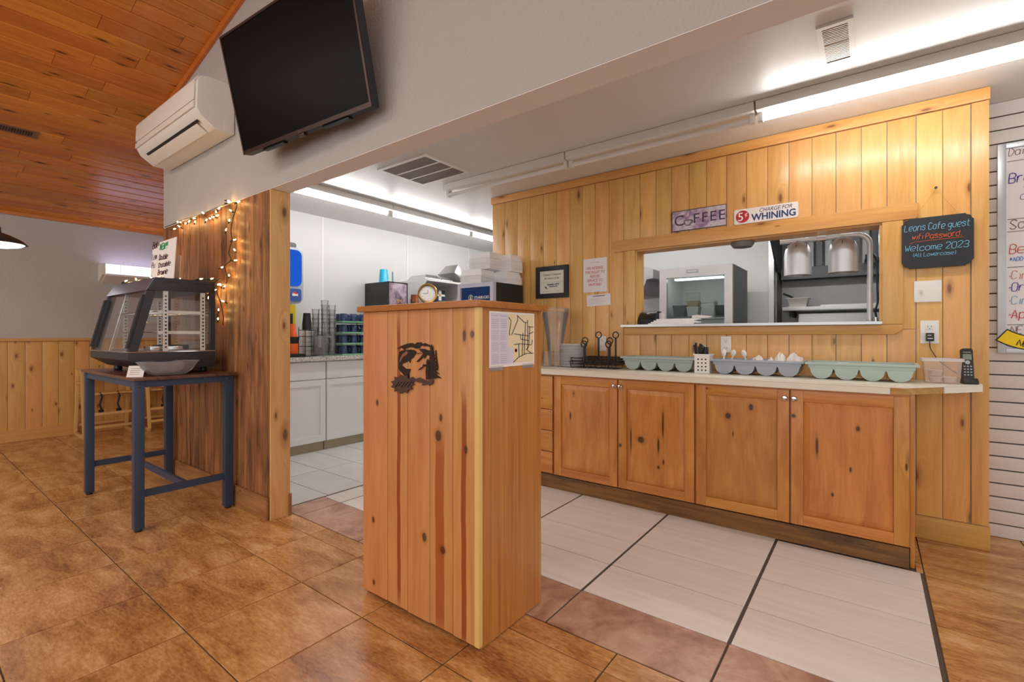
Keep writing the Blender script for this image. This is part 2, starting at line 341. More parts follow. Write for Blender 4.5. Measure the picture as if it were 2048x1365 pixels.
GREYT = stone_tile('pale_grey_tile', [(0.3, rgb(210, 210, 208)), (0.6, rgb(224, 224, 222))], 3, 0.3, 0.0, 20, (1, 1, 1), 0.02)
WHITE = plain('white_paint', rgb(232, 231, 230), 0.4, var=0.01)
WPLAS = plain('white_plastic', rgb(236, 233, 228), 0.35, var=0.01)
ACW = plain('ac_white', rgb(232, 226, 218), 0.3, var=0.01)
BLACK = plain('black_plastic', rgb(24, 24, 26), 0.4, var=0.1)
SATBLK = plain('black_satin', rgb(34, 33, 34), 0.5, var=0.1)
SCREEN = plain('tv_screen', rgb(8, 7, 7), 0.35, var=0.05, **{'Specular IOR Level': 0.07})
BRONZE = plain('tv_bezel', rgb(62, 48, 42), 0.35, 0.6, var=0.05)
NAVY = plain('navy_metal', rgb(52, 68, 92), 0.42, 0.1, var=0.05)
STEEL = plain('stainless', rgb(178, 178, 178), 0.3, 1.0, var=0.05, scale=5)
BRUSH = plain('brushed_aluminium', rgb(190, 188, 186), 0.33, 1.0, var=0.04)
DSTEEL = plain('grease_dark_steel', rgb(84, 84, 86), 0.45, 0.8, var=0.12)
GSTEEL = plain('matt_steel_wall', rgb(150, 150, 150), 0.5, 0.6, var=0.08, scale=4)
LAMPAL = plain('lamp_aluminium', rgb(206, 206, 208), 0.42, 0.65, var=0.03); CHROME = plain('chrome', rgb(214, 214, 216), 0.12, 1.0, var=0.02)
WIRE = plain('black_wire', rgb(20, 18, 18), 0.45, var=0.1)
CHALK = plain('chalkboard', rgb(40, 42, 46), 0.7, var=0.15, scale=9)
PAPER = plain('paper', rgb(228, 222, 220), 0.8, var=0.01)
GLASS = glassy('clear_glass', (.985, .985, .985, 1), 0.45, 0.03); PLAST = glassy('clear_plastic', (0.98, 0.98, 0.98, 1), 0.9, 0.06, 0.07, rgb(244, 242, 244))
SMOKE = glassy('smoky_plastic', (0.96, 0.96, 0.97, 1), 0.9, 0.08, 0.16, rgb(214, 214, 218))
FROST = glassy('frosted_plastic', (0.97, 0.96, 0.96, 1), 1.0, 0.15, 0.14, rgb(244, 240, 242)); MILK = glassy('milky_plastic', (0.98, 0.97, 0.97, 1), 0.6, 0.2, 0.5, rgb(244, 238, 238))
TUBE_ON = emit('lit_tube', (1.0, 0.985, 0.96, 1), 40.0)
def flat(name, *c, r=0.6): return plain(name, rgb(*c), r, var=0.03)
INK = flat('ink_black', 30, 28, 34); REDINK = flat('ink_red', 190, 84, 84); NAVYINK = flat('ink_navy', 34, 56, 104)

# ------------------------------------------------------------------ floor
floor = struct('floor', MB().box(-7.6, 3.2, -5.0, 7.0, -0.08, -0.005), GROUT, 'brown and white ceramic tile floor')
_tm = {}
def tile(x0, x1, y0, y1, mat, g=0.0025, gx=None):
    gx = g if gx is None else gx
    w, d = x1-x0-2*gx, y1-y0-2*g
    if w < 0.01 or d < 0.01: return
    key = (round(w, 3), round(d, 3), mat.name)
    if key not in _tm: _tm[key] = MB().box(-w/2, w/2, -d/2, d/2, -0.006, 0.0).mesh('tile', mat, 0.0012, seg=1)
    o = link('tile', _tm[key]); o.location = ((x0+x1)/2, (y0+y1)/2, 0); o.parent = floor
xj = [-0.733-0.4615*k for k in range(-6, 16)][::-1]
xj = [x for x in xj if x > -7.38]; xj = [-7.383]+xj
yj = [-1.152, -0.685, -0.218, 0.249, 0.715, 1.182, 1.487, 1.603]
for i in range(len(xj)-1):
    for j in range(len(yj)-1):
        a, b = xj[i], xj[i+1]
        if a > 0.3 and yj[j+1] > 1.3: continue
        if b < -2.97 and yj[j+1] > 1.5 and b > -4.9: continue
        if b <= -4.7 and yj[j+1] > 1.3: continue
        if (a+b)/2 > 0.9 and yj[j] < 0.7: continue
        # keep what the doorway and the lens can show
        dcam = Vector(((a+b)/2, (yj[j]+yj[j+1])/2, 0)).dot(Fw)
        if dcam < 0.9: continue
        tile(a, b, yj[j], yj[j+1], BROWN)
for i in range(len(xj)-1):
    if xj[i+1] > -4.7: break
    for j in range(5): tile(xj[i], xj[i+1], 1.182+0.467*j, 1.182+0.467*(j+1), BROWN)
for a in (0.205, 0.6665, 1.128):
    for b in (1.065, 1.549, 2.033, 2.516, 3.0, 3.483):
        tile(a, a+0.4615, b, min(b+0.484, 3.84), BROWN)
tile(0.174, 0.205, 3.035, 3.545, BROWN)
WX = [-3.11, -2.91, -2.285, -1.663, -1.043, -0.424, 0.197]
for i in range(6):
    tile(WX[i], WX[i+1], 1.606, 1.905, PINKT, 0.0025, 0.004)
    for a, b in ((1.905, 2.205), (2.205, 2.51), (2.51, 2.815), (2.815, 3.06)): tile(WX[i], WX[i+1], a, 3.03 if (i == 5 and b > 3) else b, WHITET, 0.0032, 0.0075)
for k in range(3):
    x1 = -3.125-0.632*k; x0 = max(x1-0.632, -4.42)
    for j in range(8): tile(x0, x1, max(1.60, 1.62+0.3225*j), 1.62+0.3225*(j+1), GREYT, 0.0032)

# ------------------------------------------------------------------ dining ceiling (planks run front to back) and left wall
CZ = lambda x: 2.48+0.232*(x+7.383)
TH = math.atan(0.232)
ceil = struct('ceiling', MB().prism([(-7.6, CZ(-7.6)+0.02), (3.2, CZ(3.2)+0.02), (3.2, CZ(3.2)+0.12), (-7.6, CZ(-7.6)+0.12)], -5.0, 4.0), CEILW, 'orange stained plank ceiling sloping up over the dining area')
rp = random.Random(3)
for k in range(42):
    xa = -7.383+0.1335*k; xb = xa+0.1335
    y_end = 3.4 if xb < -4.83 else 1.456
    y = -1.4; cuts = [y]
    while y < y_end: y += rp.uniform(1.0, 2.6); cuts.append(min(y, y_end))
    for a, b in zip(cuts[:-1], cuts[1:]):
        if b-a < 0.02: continue
        m = MB(); w = 0.1335/math.cos(TH)/2-0.0012
        m.add([(-w, -(b-a)/2+.0012, 0.007), (-w+.008, -(b-a)/2+.0012, 0), (w-.008, -(b-a)/2+.0012, 0), (w, -(b-a)/2+.0012, 0.007), (w, -(b-a)/2+.0012, 0.02), (-w, -(b-a)/2+.0012, 0.02),
               (-w, (b-a)/2-.0012, 0.007), (-w+.008, (b-a)/2-.0012, 0), (w-.008, (b-a)/2-.0012, 0), (w, (b-a)/2-.0012, 0.007), (w, (b-a)/2-.0012, 0.02), (-w, (b-a)/2-.0012, 0.02)],
              [(0, 1, 2, 3, 4, 5), (11, 10, 9, 8, 7, 6)]+[(i, i+6, (i+1) % 6+6, (i+1) % 6) for i in range(6)])
        o = link('plank', m.mesh('plank', CEILW)); o.location = ((xa+xb)/2, (a+b)/2, CZ((xa+xb)/2)); o.rotation_euler = (0, -TH, 0); o.parent = ceil
t = struct('trim_1', MB().prism([(-4.81, CZ(-4.81)-0.055), (0.5, CZ(0.5)-0.055), (0.5, CZ(0.5)-0.002), (-4.81, CZ(-4.81)-0.002)], 1.436, 1.456), CEILT, 'stained board where plank ceiling meets the television wall')
t = struct('trim_2', MB().box(-7.383, -7.365, -1.4, 3.4, 2.445, 2.482), CEILT, 'stained board along the top of the dining wall')
wl = struct('wall_left', MB().box(-7.5, -7.383, -5.0, 4.0, 0, 2.48), DRY, 'grey dining wall above pine wainscot')
for k in range(20):
    y0 = 0.286+0.1335*k
    part('plank', WAINS, wl, (-7.381, -7.369, y0+.0012, y0+0.1323, 0.12, 1.085), bevel=0.004)
part('cap_rail', PINE_Y, wl, (-7.382, -7.345, -1.4, 3.4, 1.085, 1.118), bevel=0.005)
part('baseboard', PINE_Y, wl, (-7.382, -7.36, -1.4, 3.4, 0.001, 0.13), bevel=0.003)
dining_rear = struct('wall_rear', MB().box(-7.383, -5.0, 3.4, 3.5, 0, 2.9), DRY, 'dining wall beyond the half wall')

# ------------------------------------------------------------------ wall with television, header over the counter area
YA = 1.457
wf = struct('wall_front', MB().prism([(-4.82, 2.062), (3.2, 2.062), (3.2, CZ(3.2)), (-4.82, CZ(-4.82))], YA, 1.582), DRY, 'grey plaster wall and header over the serving area')
part('soffit', plain('soffit_bounce_tint', rgb(244, 240, 236), .6, var=.01), wf, (-4.815, 3.15, YA+.001, 1.581, 2.0592, 2.0618))  # smooth underside strip, coloured paler to stand in for bounce light
hw = struct('wall_center', MB().box(-4.81, -2.985, YA+0.016, 1.576, 0, 2.06), WHITE, 'rustic board half wall ending in a pale pine post')
bx = -4.82; rb = random.Random(11)
while bx < -3.0:
    w = rb.uniform(0.085, 0.14); e = min(bx+w, -2.988)
    if -2.988-e < 0.06: e = -2.988
    part('plank', RUSTIC, hw, (bx+.001, e-.001, YA-rb.uniform(0, .003), YA+0.015, 0.13, 2.058), bevel=0.002)
    bx = e
    if e >= -2.989: break
part('plank', RUSTIC, hw, (-4.832, -4.821, YA+0.002, 1.57, 0.0, 2.058), bevel=0.002)
part('post', POST, hw, (-2.984, -2.968, YA-0.001, 1.58, 0.0, 2.058), bevel=0.003)
part('baseboard', RUSTIC_X, hw, (-4.82, -2.986, YA-0.02, YA-0.004, 0.001, 0.14), bevel=0.003)
part('baseboard', RUSTIC_X, hw, (-2.967, -2.955, 1.568, 1.584, 0.001, 0.14), bevel=0.002)

# ------------------------------------------------------------------ serving-area shell
CEI = 2.475
c2 = struct('ceiling', MB().box(-5.0, 3.2, 1.582, 7.0, CEI, CEI+0.08), CEILP, 'glossy pale ceiling over the serving area')
wk = struct('wall_kitchen', MB().box(-5.0, -4.9, 1.6, 6.7, 0, CEI), FRP, 'white panelled wall behind the drink counter')
for y in (2.98, 4.2, 5.4): part('seam_strip', WHITE, wk, (-4.899, -4.896, y-.012, y+.012, 0.96, CEI-.002))
wr = struct('wall_rear_kitchen', MB().box(-4.9, -0.885, 6.1, 6.2, 0, CEI), FRP, 'white kitchen wall seen through the hatch')
part('corner_guard', BRUSH, wr, (-0.93, -0.882, 6.085, 6.102, 0.0, CEI-.002), (-0.884, -0.876, 6.085, 6.2, 0.0, CEI-.002))
wc = struct('wall_cookline', MB().box(-0.885, 1.9, 6.6, 6.7, 0, CEI).box(-0.885, -0.865, 6.2, 6.6, 0, CEI).box(1.8, 1.9, 3.95, 6.6, 0, CEI), GSTEEL, 'stainless steel wall behind the cooking line')

# ------------------------------------------------------------------ knotty pine wall with the serving hatch
YB = 3.56; OX0, OX1, OZ0, OZ1 = -1.472, 0.052, 1.215, 1.815
wb = struct('wall_back', MB().box(-2.915, OX0, YB+.013, 3.69, 0, CEI).box(OX1, 0.488, YB+.013, 3.69, 0, CEI).box(OX0, OX1, YB+.013, 3.69, 0, OZ0).box(OX0, OX1, YB+.013, 3.69, OZ1, CEI)
            .box(0.46, 0.488, 3.69, 3.84, 0, CEI), WHITE, 'knotty pine board wall with a serving hatch')
PX_ = [-2.919, -2.766, -2.619, -2.478, -2.331, -2.196, -2.06, -1.94, -1.823, -1.698, -1.572, -1.436, -1.309, -1.191, -1.063, -0.94, -0.806, -0.679, -0.551, -0.426, -0.299, -0.173, -0.046, 0.075, 0.205, 0.319, 0.432]
for a, b in zip(PX_[:-1], PX_[1:]):
    spans = [(0.128, 2.405)]
    if b > OX0-.07 and a < OX1+.09: spans = [(0.128, OZ0-.03), (OZ1+.06, 2.405)]
    for z0, z1 in spans: part('plank', PINE, wb, (a+.0012, b-.0012, YB, YB+.0125, z0, z1), bevel=0.005)
for a, b in ((-1.572, -1.475), (0.055, 0.205)): part('plank', PINE, wb, (a+.0012, b-.0012, YB, YB+.0125, OZ0-.028, OZ1+.058), bevel=0.003)
part('corner_board', PINE, wb, (0.434, 0.503, YB-.008, YB+.0125, 0.13, 2.405), bevel=0.004)
part('corner_board', PINE, wb, (0.489, 0.503, YB+.0135, 3.83, 0.0, 2.46), bevel=0.003)
part('crown_board', PINE_X, wb, (-2.925, 0.506, YB-.016, YB+.0125, 2.407, 2.472), bevel=0.004)
part('baseboard', PINE_X, wb, (0.155, 0.506, YB-.016, YB-.001, 0.001, 0.128), bevel=0.004)
part('casing', PINE_X, wb, (-1.649, 0.214, YB-.019, YB-.001, OZ1, 1.905), bevel=0.004)
part('casing', PINE, wb, (-1.545, OX0, YB-.017, YB-.001, OZ0+.02, OZ1-.001), bevel=0.003)
part('casing', PINE, wb, (OX1, 0.148, YB-.017, YB-.001, OZ0, OZ1-.001), bevel=0.003)
MB().prism([(-1.56, 1.213), (0.146, 1.213), (0.146, 1.184), (0.112, 1.155), (-1.56, 1.155)], YB-.019, YB-.001).build('casing', PINE_X, wb, 0.003)
part('jamb_lining', PINE, wb, (OX0, OX0+.012, YB-.001, 3.70, OZ0+.02, OZ1-.013))
part('jamb_lining', PINE, wb, (OX1-.012, OX1, YB-.001, 3.70, OZ0+.02, OZ1-.013))
part('jamb_lining', PINE_X, wb, (OX0, OX1, YB-.001, 3.70, OZ1-.012, OZ1))

# ------------------------------------------------------------------ slat wall
ws = struct('wall_right', MB().box(0.488, 3.2, 3.846, 3.95, 0, CEI), GROOVE, 'grey slat wall beside the pine wall')
z = 0.0; zs = [0.0]+[0.073+0.0773*k for k in range(0, 31)]
for a, b in zip(zs[:-1], zs[1:]): part('slat', SLAT, ws, (0.504, 3.1, 3.83, 3.845, a+(0.0055 if a else 0.002), b-0.0055+0.0035), bevel=0.0015)
part('slat', SLAT, ws, (0.504, 3.1, 3.83, 3.845, zs[-1]+.0055, CEI-.002))
# ------------------------------------------------------------------ fluorescent strips
def strip(label, along, a0, a1, c, lit, zc=CEI, group='bare tube strip lights', cross=0.06):
    """channel fixed to the ceiling, sockets at both ends, one tube below"""
    mid = (a0+a1)/2
    loc = (mid, c, zc) if along == 'X' else (c, mid, zc)
    o = thing('strip_light', label, 'light', loc, 0, group)
    def bx(a, b, u0, u1, z0, z1): return (a, b, c+u0, c+u1, z0, z1) if along == 'X' else (c+u0, c+u1, a, b, z0, z1)
    part('channel', WPLAS, o, bx(a0, a1, -cross, cross, zc-.055, zc-.002), bevel=0.004)
    for a, b in ((a0+.004, a0+.03), (a1-.03, a1-.004)):
        part('socket', WPLAS, o, bx(a, b, -.016, .016, zc-.105, zc-.0555), bevel=0.003)
    pts = [(a0+.031, c, zc-.085), (a1-.031, c, zc-.085)] if along == 'X' else [(c, a0+.031, zc-.085), (c, a1-.031, zc-.085)]
    MB().tube(pts, 0.0165, 12).build('tube', TUBE_ON if lit else WPLAS, o, smooth=True)
    return o
strip('lit bare tube fixture above the slat wall end of the pine wall', 'X', -0.52, 0.72, 3.03, True)
strip('unlit bare tube fixture directly beside the lit one over the hatch', 'X', -1.76, -0.53, 3.03, False)
strip('unlit bare tube fixture beyond it, near the square ceiling grille', 'X', -3.0, -1.77, 3.03, False)
strip('lit bare tube fixture closest to the pine post over the drinks counter', 'Y', 1.95, 3.13, -3.93, True)
strip('lit middle bare tube fixture along the drinks counter wall', 'Y', 3.14, 4.36, -3.93, True)
strip('lit bare tube fixture at the far end of the drinks counter row', 'Y', 4.37, 5.59, -3.93, True)
for _i, (_a, _y) in enumerate(((-2.9, 4.6), (-1.6, 4.6), (-0.3, 4.6))): strip('unseen lit tube fixture added over the kitchen, ' + ('beyond the drinks fridge', 'behind the hatch', 'before the heat lamps')[_i], 'X', _a, _a+1.22, _y, True)  # strips out of view, added to brighten the kitchen behind the hatch
# ------------------------------------------------------------------ vents
def vent(name, label, x0, x1, y0, y1, panels, slat_along, slatmat, z=CEI):
    o = thing(name, label, 'vent', ((x0+x1)/2, (y0+y1)/2, z))
    b = 0.03 if panels == 3 else 0.02; dv = .008 if panels == 3 else .004
    m = MB(); m.box(x0, x1, y0, y0+b, z-.012, z-.001).box(x0, x1, y1-b, y1, z-.012, z-.001).box(x0, x0+b, y0+b, y1-b, z-.012, z-.001).box(x1-b, x1, y0+b, y1-b, z-.012, z-.001)
    m.build('frame', WPLAS, o)
    part('backing', SATBLK, o, (x0+b, x1-b, y0+b, y1-b, z-.003, z-.0015))
    nx = panels
    for k in range(1, nx):
        if slat_along == 'X': yy = y0+b+(y1-y0-2*b)*k/nx; part('divider', WPLAS, o, (x0+b, x1-b, yy-dv, yy+dv, z-.011, z-.0035))
        else: xx = x0+b+(x1-x0-2*b)*k/nx; part('divider', WPLAS, o, (xx-.008, xx+.008, y0+b, y1-b, z-.011, z-.0035))
    n = int((x1-x0-2*b)/0.014) if panels == 3 else int((y1-y0-2*b)/0.014)
    for k in range(n):
        m = MB()
        if panels == 3:
            xx = x0+b+0.014*(k+.5); m.box(xx-.0035, xx+.0035, y0+b, y1-b, z-.0095, z-.004)
        else:
            yy = y0+b+0.014*(k+.5); m.box(x0+b, x1-b, yy-.0035, yy+.0035, z-.0095, z-.004)
        m.build('louver', slatmat, o)
    return o
vent('return_air_grille', 'large white three-panel return air grille in the glossy ceiling', -3.14, -2.585, 2.38, 2.87, 3, 'X', plain('grille_taupe', rgb(150, 142, 136), 0.6))
vent('supply_register', 'small grey ceiling register above the pine wall', -0.19, -0.058, 2.42, 2.775, 2, 'X', BRUSH)
o = thing('ceiling_register', 'small bronze floor-style register set in the plank ceiling', 'vent', (-5.71, 0.66, CZ(-5.71)))
o.rotation_euler = (0, -TH, 0)
MB().box(-.06, .06, -.16, .16, -.006, -.001).build('frame', plain('register_tan', rgb(150, 110, 84), 0.5, 0.3), o, 0.003, local=True)
for k in range(16): MB().box(-.035, .035, -.135+.0165*k, -.135+.0165*k+.009, -.009, -.0062).build('slot', SATBLK, o, local=True)
# ------------------------------------------------------------------ television on a tilting bracket
tv = thing('television', 'large black flat television tilted down from the grey wall', 'television', (-2.374, 1.256, 2.513))
tv.rotation_mode = 'QUATERNION'
tv.rotation_quaternion = (Matrix.Rotation(math.radians(4.07), 3, 'Z') @ Matrix.Rotation(math.radians(12.4), 3, 'X')).to_quaternion()
w2, h2 = 0.55, 0.316
MB().box(-w2, w2, 0.0, 0.045, -h2, h2).build('housing', SATBLK, tv, 0.006, local=True)
MB().box(-.30, .30, 0.0455, 0.085, -h2+.02, .1).build('back_housing', SATBLK, tv, 0.012, local=True)
bz = MB(); b = 0.012
bz.box(-w2, w2, -.006, -.0005, -h2, -h2+.02).box(-w2, w2, -.006, -.0005, h2-b, h2).box(-w2, -w2+b, -.006, -.0005, -h2+.02, h2-b).box(w2-b, w2, -.006, -.0005, -h2+.02, h2-b)
bz.build('bezel', BRONZE, tv, local=True)
MB().box(-w2+b, w2-b, -.003, -.0006, -h2+.02, h2-b).build('screen', SCREEN, tv, local=True)
for s in (-1, 1): MB().box(s*.27-.10, s*.27+.10, 0.006, .034, -h2-.012, -h2-.0005).build('speaker', BLACK, tv, 0.003, local=True)
MB().box(-.028, .028, -.004, .02, -h2-.014, -h2-.0005).build('sensor', BRONZE, tv, 0.004, local=True)
text_mb(MB(), 'LG', 0.016, FRONT(0, -.0065, -h2+.005)).build('logo', CHROME, tv, local=True)
br = MB(); br.box(-.11, .11, .0855, .10, -.18, .06).tube([(-.02, .10, -.06), (-.02, .165, -.085)], .02, 8)
br.build('wall_bracket', BLACK, tv, local=True)
# ------------------------------------------------------------------ air conditioner
ac = thing('air_conditioner', 'white wall-mounted split air conditioner under the plank ceiling', 'air conditioner', (-4.03, 1.34, 2.51))
x0, x1 = -4.64, -3.46
prof = [(1.455, 2.515), (1.33, 2.515), (1.245, 2.575), (1.222, 2.62), (1.228, 2.80), (1.25, 2.835), (1.29, 2.848), (1.455, 2.848)]
MB().prism(prof, x0, x1, 'YZ').build('body', ACW, ac, 0.012, seg=3)
fp = [(1.2445, 2.577), (1.2365, 2.574), (1.212, 2.620), (1.218, 2.803), (1.242, 2.84), (1.2495, 2.836), (1.2275, 2.8), (1.2215, 2.62)]
MB().prism([(1.2205, 2.672), (1.2125, 2.672), (1.218, 2.803), (1.242, 2.84), (1.2495, 2.836), (1.2275, 2.8)], x0+.004, x1-.022, 'YZ').build('front_panel', ACW, ac, 0.003)
MB().prism([(1.2205, 2.666), (1.2125, 2.666), (1.2115, 2.624), (1.2205, 2.624)], x0+.004, x1-.022, 'YZ').build('front_panel', ACW, ac, 0.002)
MB().prism([(1.323, 2.5105), (1.262, 2.553), (1.259, 2.549), (1.32, 2.5065)], x0+.10, x1-.10, 'YZ').build('louver', ACW, ac, 0.001)
MB().prism([(1.2615, 2.5555), (1.248, 2.565), (1.2455, 2.561), (1.259, 2.551)], x0+.14, x1-.06, 'YZ').build('air_slot', BLACK, ac)
part('cable_hatch', ACW, ac, (x1-.001, x1+.0025, 1.385, 1.445, 2.535, 2.595), bevel=0.0015)
part('status_badge', BRUSH, ac, (x0+.03, x0+.055, 1.2065, 1.2125, 2.655, 2.67))

# ------------------------------------------------------------------ narrow navy table
TX0, TX1, TY0, TY1, TZ = -4.57, -3.375, 0.876, 1.433, 0.903
tb = thing('bar_table', 'tall navy metal table with dark brown top against the rustic boards', 'table', ((TX0+TX1)/2, (TY0+TY1)/2, 0))
part('tabletop', TABW, tb, (TX0, TX1, TY0, TY1, TZ-.018, TZ), bevel=0.002)
L = 0.05
for lx in (TX0+.03, TX1-.03-L):
    for ly in (TY0+.01, TY1-.01-L):
        lg = part('leg', NAVY, tb, (lx, lx+L, ly, ly+L, 0.014, TZ-.0185), bevel=0.003)
        MB().lathe([(.018, 0.0), (.02, .004), (.02, .0135)], (lx+L/2, ly+L/2, 0), 12).build('foot', BLACK, lg)
xa, xb = TX0+.03+L, TX1-.03-L; ya_, yb_ = TY0+.01+L, TY1-.01-L
for ly in (TY0+.016, TY1-.016-.02): part('apron', NAVY, tb, (xa, xb, ly, ly+.02, TZ-.06, TZ-.0185))
for lx in (TX0+.036, TX1-.036-.02): part('apron', NAVY, tb, (lx, lx+.02, ya_, yb_, TZ-.06, TZ-.0185))
for lx in (TX0+.045, TX1-.065): part('stretcher', NAVY, tb, (lx, lx+.02, ya_, yb_, 0.195, 0.235))
part('stretcher', NAVY, tb, (TX0+.066, TX1-.066, 1.145, 1.165, 0.195, 0.235))
for (bx_, by_, bz_) in ((TX1-.0295, TY0+.035, .865), (TX1-.0295, TY0+.035, .845), (TX1-.0295, TY1-.035, .86)):
    MB().lathe([(.0045, 0), (.0045, .002), (.003, .003)], (0, 0, 0), 8, Matrix.Translation((bx_, by_, bz_)) @ Matrix.Rotation(math.pi/2, 4, 'Y')).build('bolt', BLACK, tb)

# ------------------------------------------------------------------ heated display case
CX0, CX1 = -4.40, -3.55; Z0 = TZ
case = thing('display_case', 'black countertop food warmer with slanted glass front on the navy table', 'display case', ((CX0+CX1)/2, 1.13, Z0))
CASEB = plain('case_black', rgb(46, 46, 50), 0.45, var=0.12, scale=60)
MB().prism([(0.892, 1.043), (0.892, 0.998), (0.99, 0.938), (1.368, 0.938), (1.368, 1.043)], CX0, CX1, 'YZ').build('base', CASEB, case, 0.004)
part('base_rim', CHROME, case, (CX0-.001, CX1+.001, 0.889, 1.369, 1.0435, 1.049))
for fx in (CX0+.08, CX1-.08):
    for fy in (1.03, 1.32): MB().lathe([(.022, 0), (.026, .01), (.022, .0345)], (fx, fy, Z0), 14).build('foot', BLACK, case)
MB().prism([(0.984, 1.428), (1.03, 1.512), (1.368, 1.512), (1.368, 1.437), (0.992, 1.4285)], CX0, CX1, 'YZ').build('top_hood', CASEB, case, 0.003)
fa = MB(); fa.add([(CX0+.003, 0.9815, 1.430), (CX1-.003, 0.9815, 1.430), (CX1-.003, 1.0265, 1.511), (CX0+.003, 1.0265, 1.511), (CX0+.003, .984, 1.4275), (CX1-.003, .984, 1.4275), (CX1-.003, 1.0295, 1.5105), (CX0+.003, 1.0295, 1.5105)],
       [(0, 1, 2, 3), (7, 6, 5, 4), (0, 4, 5, 1), (1, 5, 6, 2), (2, 6, 7, 3), (3, 7, 4, 0)]); fa.build('fascia', plain('fascia_sheen', rgb(120, 128, 150), 0.25, 0.7), case)
for k in range(2): part('vent_slot', BLACK, case, (CX1-.001, CX1+.0015, 1.08+.16*k, 1.16+.16*k, 1.485, 1.494))
def slant(x0, x1, off, th, z0=1.05, z1=1.427):
    m = MB(); y = lambda z: 0.896+(0.986-0.896)*(z-1.05)/(1.427-1.05)+off
    return m.add([(x0, y(z0), z0), (x1, y(z0), z0), (x1, y(z1), z1), (x0, y(z1), z1), (x0, y(z0)+th, z0), (x1, y(z0)+th, z0), (x1, y(z1)+th, z1), (x0, y(z1)+th, z1)],
                 [(0, 1, 2, 3), (7, 6, 5, 4), (0, 4, 5, 1), (1, 5, 6, 2), (2, 6, 7, 3), (3, 7, 4, 0)])
for a, b in ((CX0, CX0+.04), (CX1-.04, CX1)): slant(a, b, 0, .045).build('corner_post', CASEB, case)
for a in (CX0+.0, CX1-.045): slant(a+.005, a+.04, -.014, .0135, 1.07, 1.40).build('door_seal', BLACK, case)
for a in (CX0, CX1-.03): part('corner_post', CASEB, case, (a, a+.03, 1.338, 1.368, 1.0495, 1.4365))
slant(CX0+.041, CX1-.041, .006, .004).build('front_glass', GLASS, case)
for xx in (CX0+.003, CX1-.007):
    m = MB(); m.prism([(0.943, 1.05), (1.337, 1.05), (1.337, 1.436), (1.034, 1.43)], xx, xx+.004, 'YZ'); m.build('side_glass', GLASS, case)
part('rear_glass', GLASS, case, (CX0+.031, CX1-.031, 1.35, 1.354, 1.05, 1.436))
slant((CX0+CX1)/2-.006, (CX0+CX1)/2+.006, .002, .0035).build('glass_divider', CHROME, case)
for xx in (CX0+.012, CX1-.022):
    for yy in (1.075, 1.285):
        up = part('shelf_upright', WPLAS, case, (xx, xx+.01, yy, yy+.026, 1.05, 1.432))
        m = MB()
        for k in range(15): m.box(xx+.0101, xx+.0113, yy+.008, yy+.018, 1.07+.023*k, 1.08+.023*k)
        m.build('slots', SATBLK, up)
for zz in (1.17, 1.30):
    m = MB(); f = [(CX0+.03, 1.03, zz), (CX1-.03, 1.03, zz), (CX1-.03, 1.33, zz), (CX0+.03, 1.33, zz)]
    m.tube(f, .004, 6, True)
    for k in range(1, 14): xx = CX0+.03+(CX1-CX0-.06)*k/14; m.tube([(xx, 1.03, zz), (xx, 1.33, zz)], .0018, 4)
    s_ = m.build('wire_shelf', CHROME, case)
    part('price_rail', WPLAS, s_, (CX1-.030, CX1-.026, 1.05, 1.30, zz-.012, zz+.008))
part('food_tray', BRUSH, case, (CX0+.06, CX1-.05, 1.0, 1.31, 1.0495, 1.053))
part('heater_box', SATBLK, case, (CX1-.30, CX1-.20, 1.10, 1.28, 1.0535, 1.085))
part('foil_pan', CHROME, case, (CX1-.19, CX1-.06, 1.02, 1.20, 1.0535, 1.08), bevel=0.006)
# cards standing on the case
def card(label, p, w, h, lines, lean=0.06, mat=PAPER, rz=0.0):
    c = thing('menu_card', label, 'sign', p, rz, 'handwritten cards on the display case')
    c.rotation_euler = (-lean, 0, rz)
    MB().box(-w/2, w/2, 0, .004, 0, h).build('card', mat, c, local=True)
    by = {}
    for (s, x, z, ch, m_, wd, fit) in lines:
        n_ = sum((4*.62+1.0) if q_ not in ' lit!-' else 2.2 for q_ in s); wi = .62*max(.5, min(1.6, fit*w/(n_*ch/6)))
        hand_mb(by.setdefault(m_.name, (MB(), m_))[0], s, ch, FRONT(-w/2+x, -.0008, z), wd, seed=len(s)+int(z*100), gap=1.0, wid=wi)
    for mbx, m_ in by.values(): mbx.build('lettering', m_, c, local=True)
    return c
GREEN = flat('marker_green', 20, 150, 90); DBROWN = flat('marker_brown', 70, 34, 30); BLUEM = flat('marker_blue', 60, 70, 130)
p = onY(330, 555, 1.12); k_ = 3.02
q0 = onY(314, 484, 1.12); q1 = onY(347, 479, 1.12); cw = q1.x-q0.x; chh = q0.z-1.5125
card('white card headed NEW in green standing on the food warmer', ((q0.x+q1.x)/2, 1.12, 1.5125), cw, chh,
     [('NEW!!', .02, chh*.79, chh*.15, GREEN, .007, .75), ('Double', .015, chh*.53, chh*.13, DBROWN, .0045, .75), ('Chocolate', .010, chh*.34, chh*.12, DBROWN, .004, .85), ('Brownie', .012, chh*.15, chh*.13, DBROWN, .0045, .82), ('Frpn', .07, chh*.01, chh*.08, DBROWN, .004, .5)])
q0 = onY(301, 495, 1.15)
card('white handwritten card half hidden behind the card headed NEW', (q0.x+cw*.42, 1.15, 1.5125), cw*.9, (q0.z-1.5125), [('Bat', .008, .25, .045, DBROWN, .005, .4), ('Lem', .01, .17, .04, DBROWN, .003, .4), ('Pu', .012, .11, .04, DBROWN, .003, .3), ('n', .01, .03, .04, BLUEM, .004, .1)])
card('plain white card at the back of the pair on the food warmer', (onY(349, 520, 1.19).x, 1.19, 1.5125), .16, onY(349, 513, 1.19).z-1.5125, [])
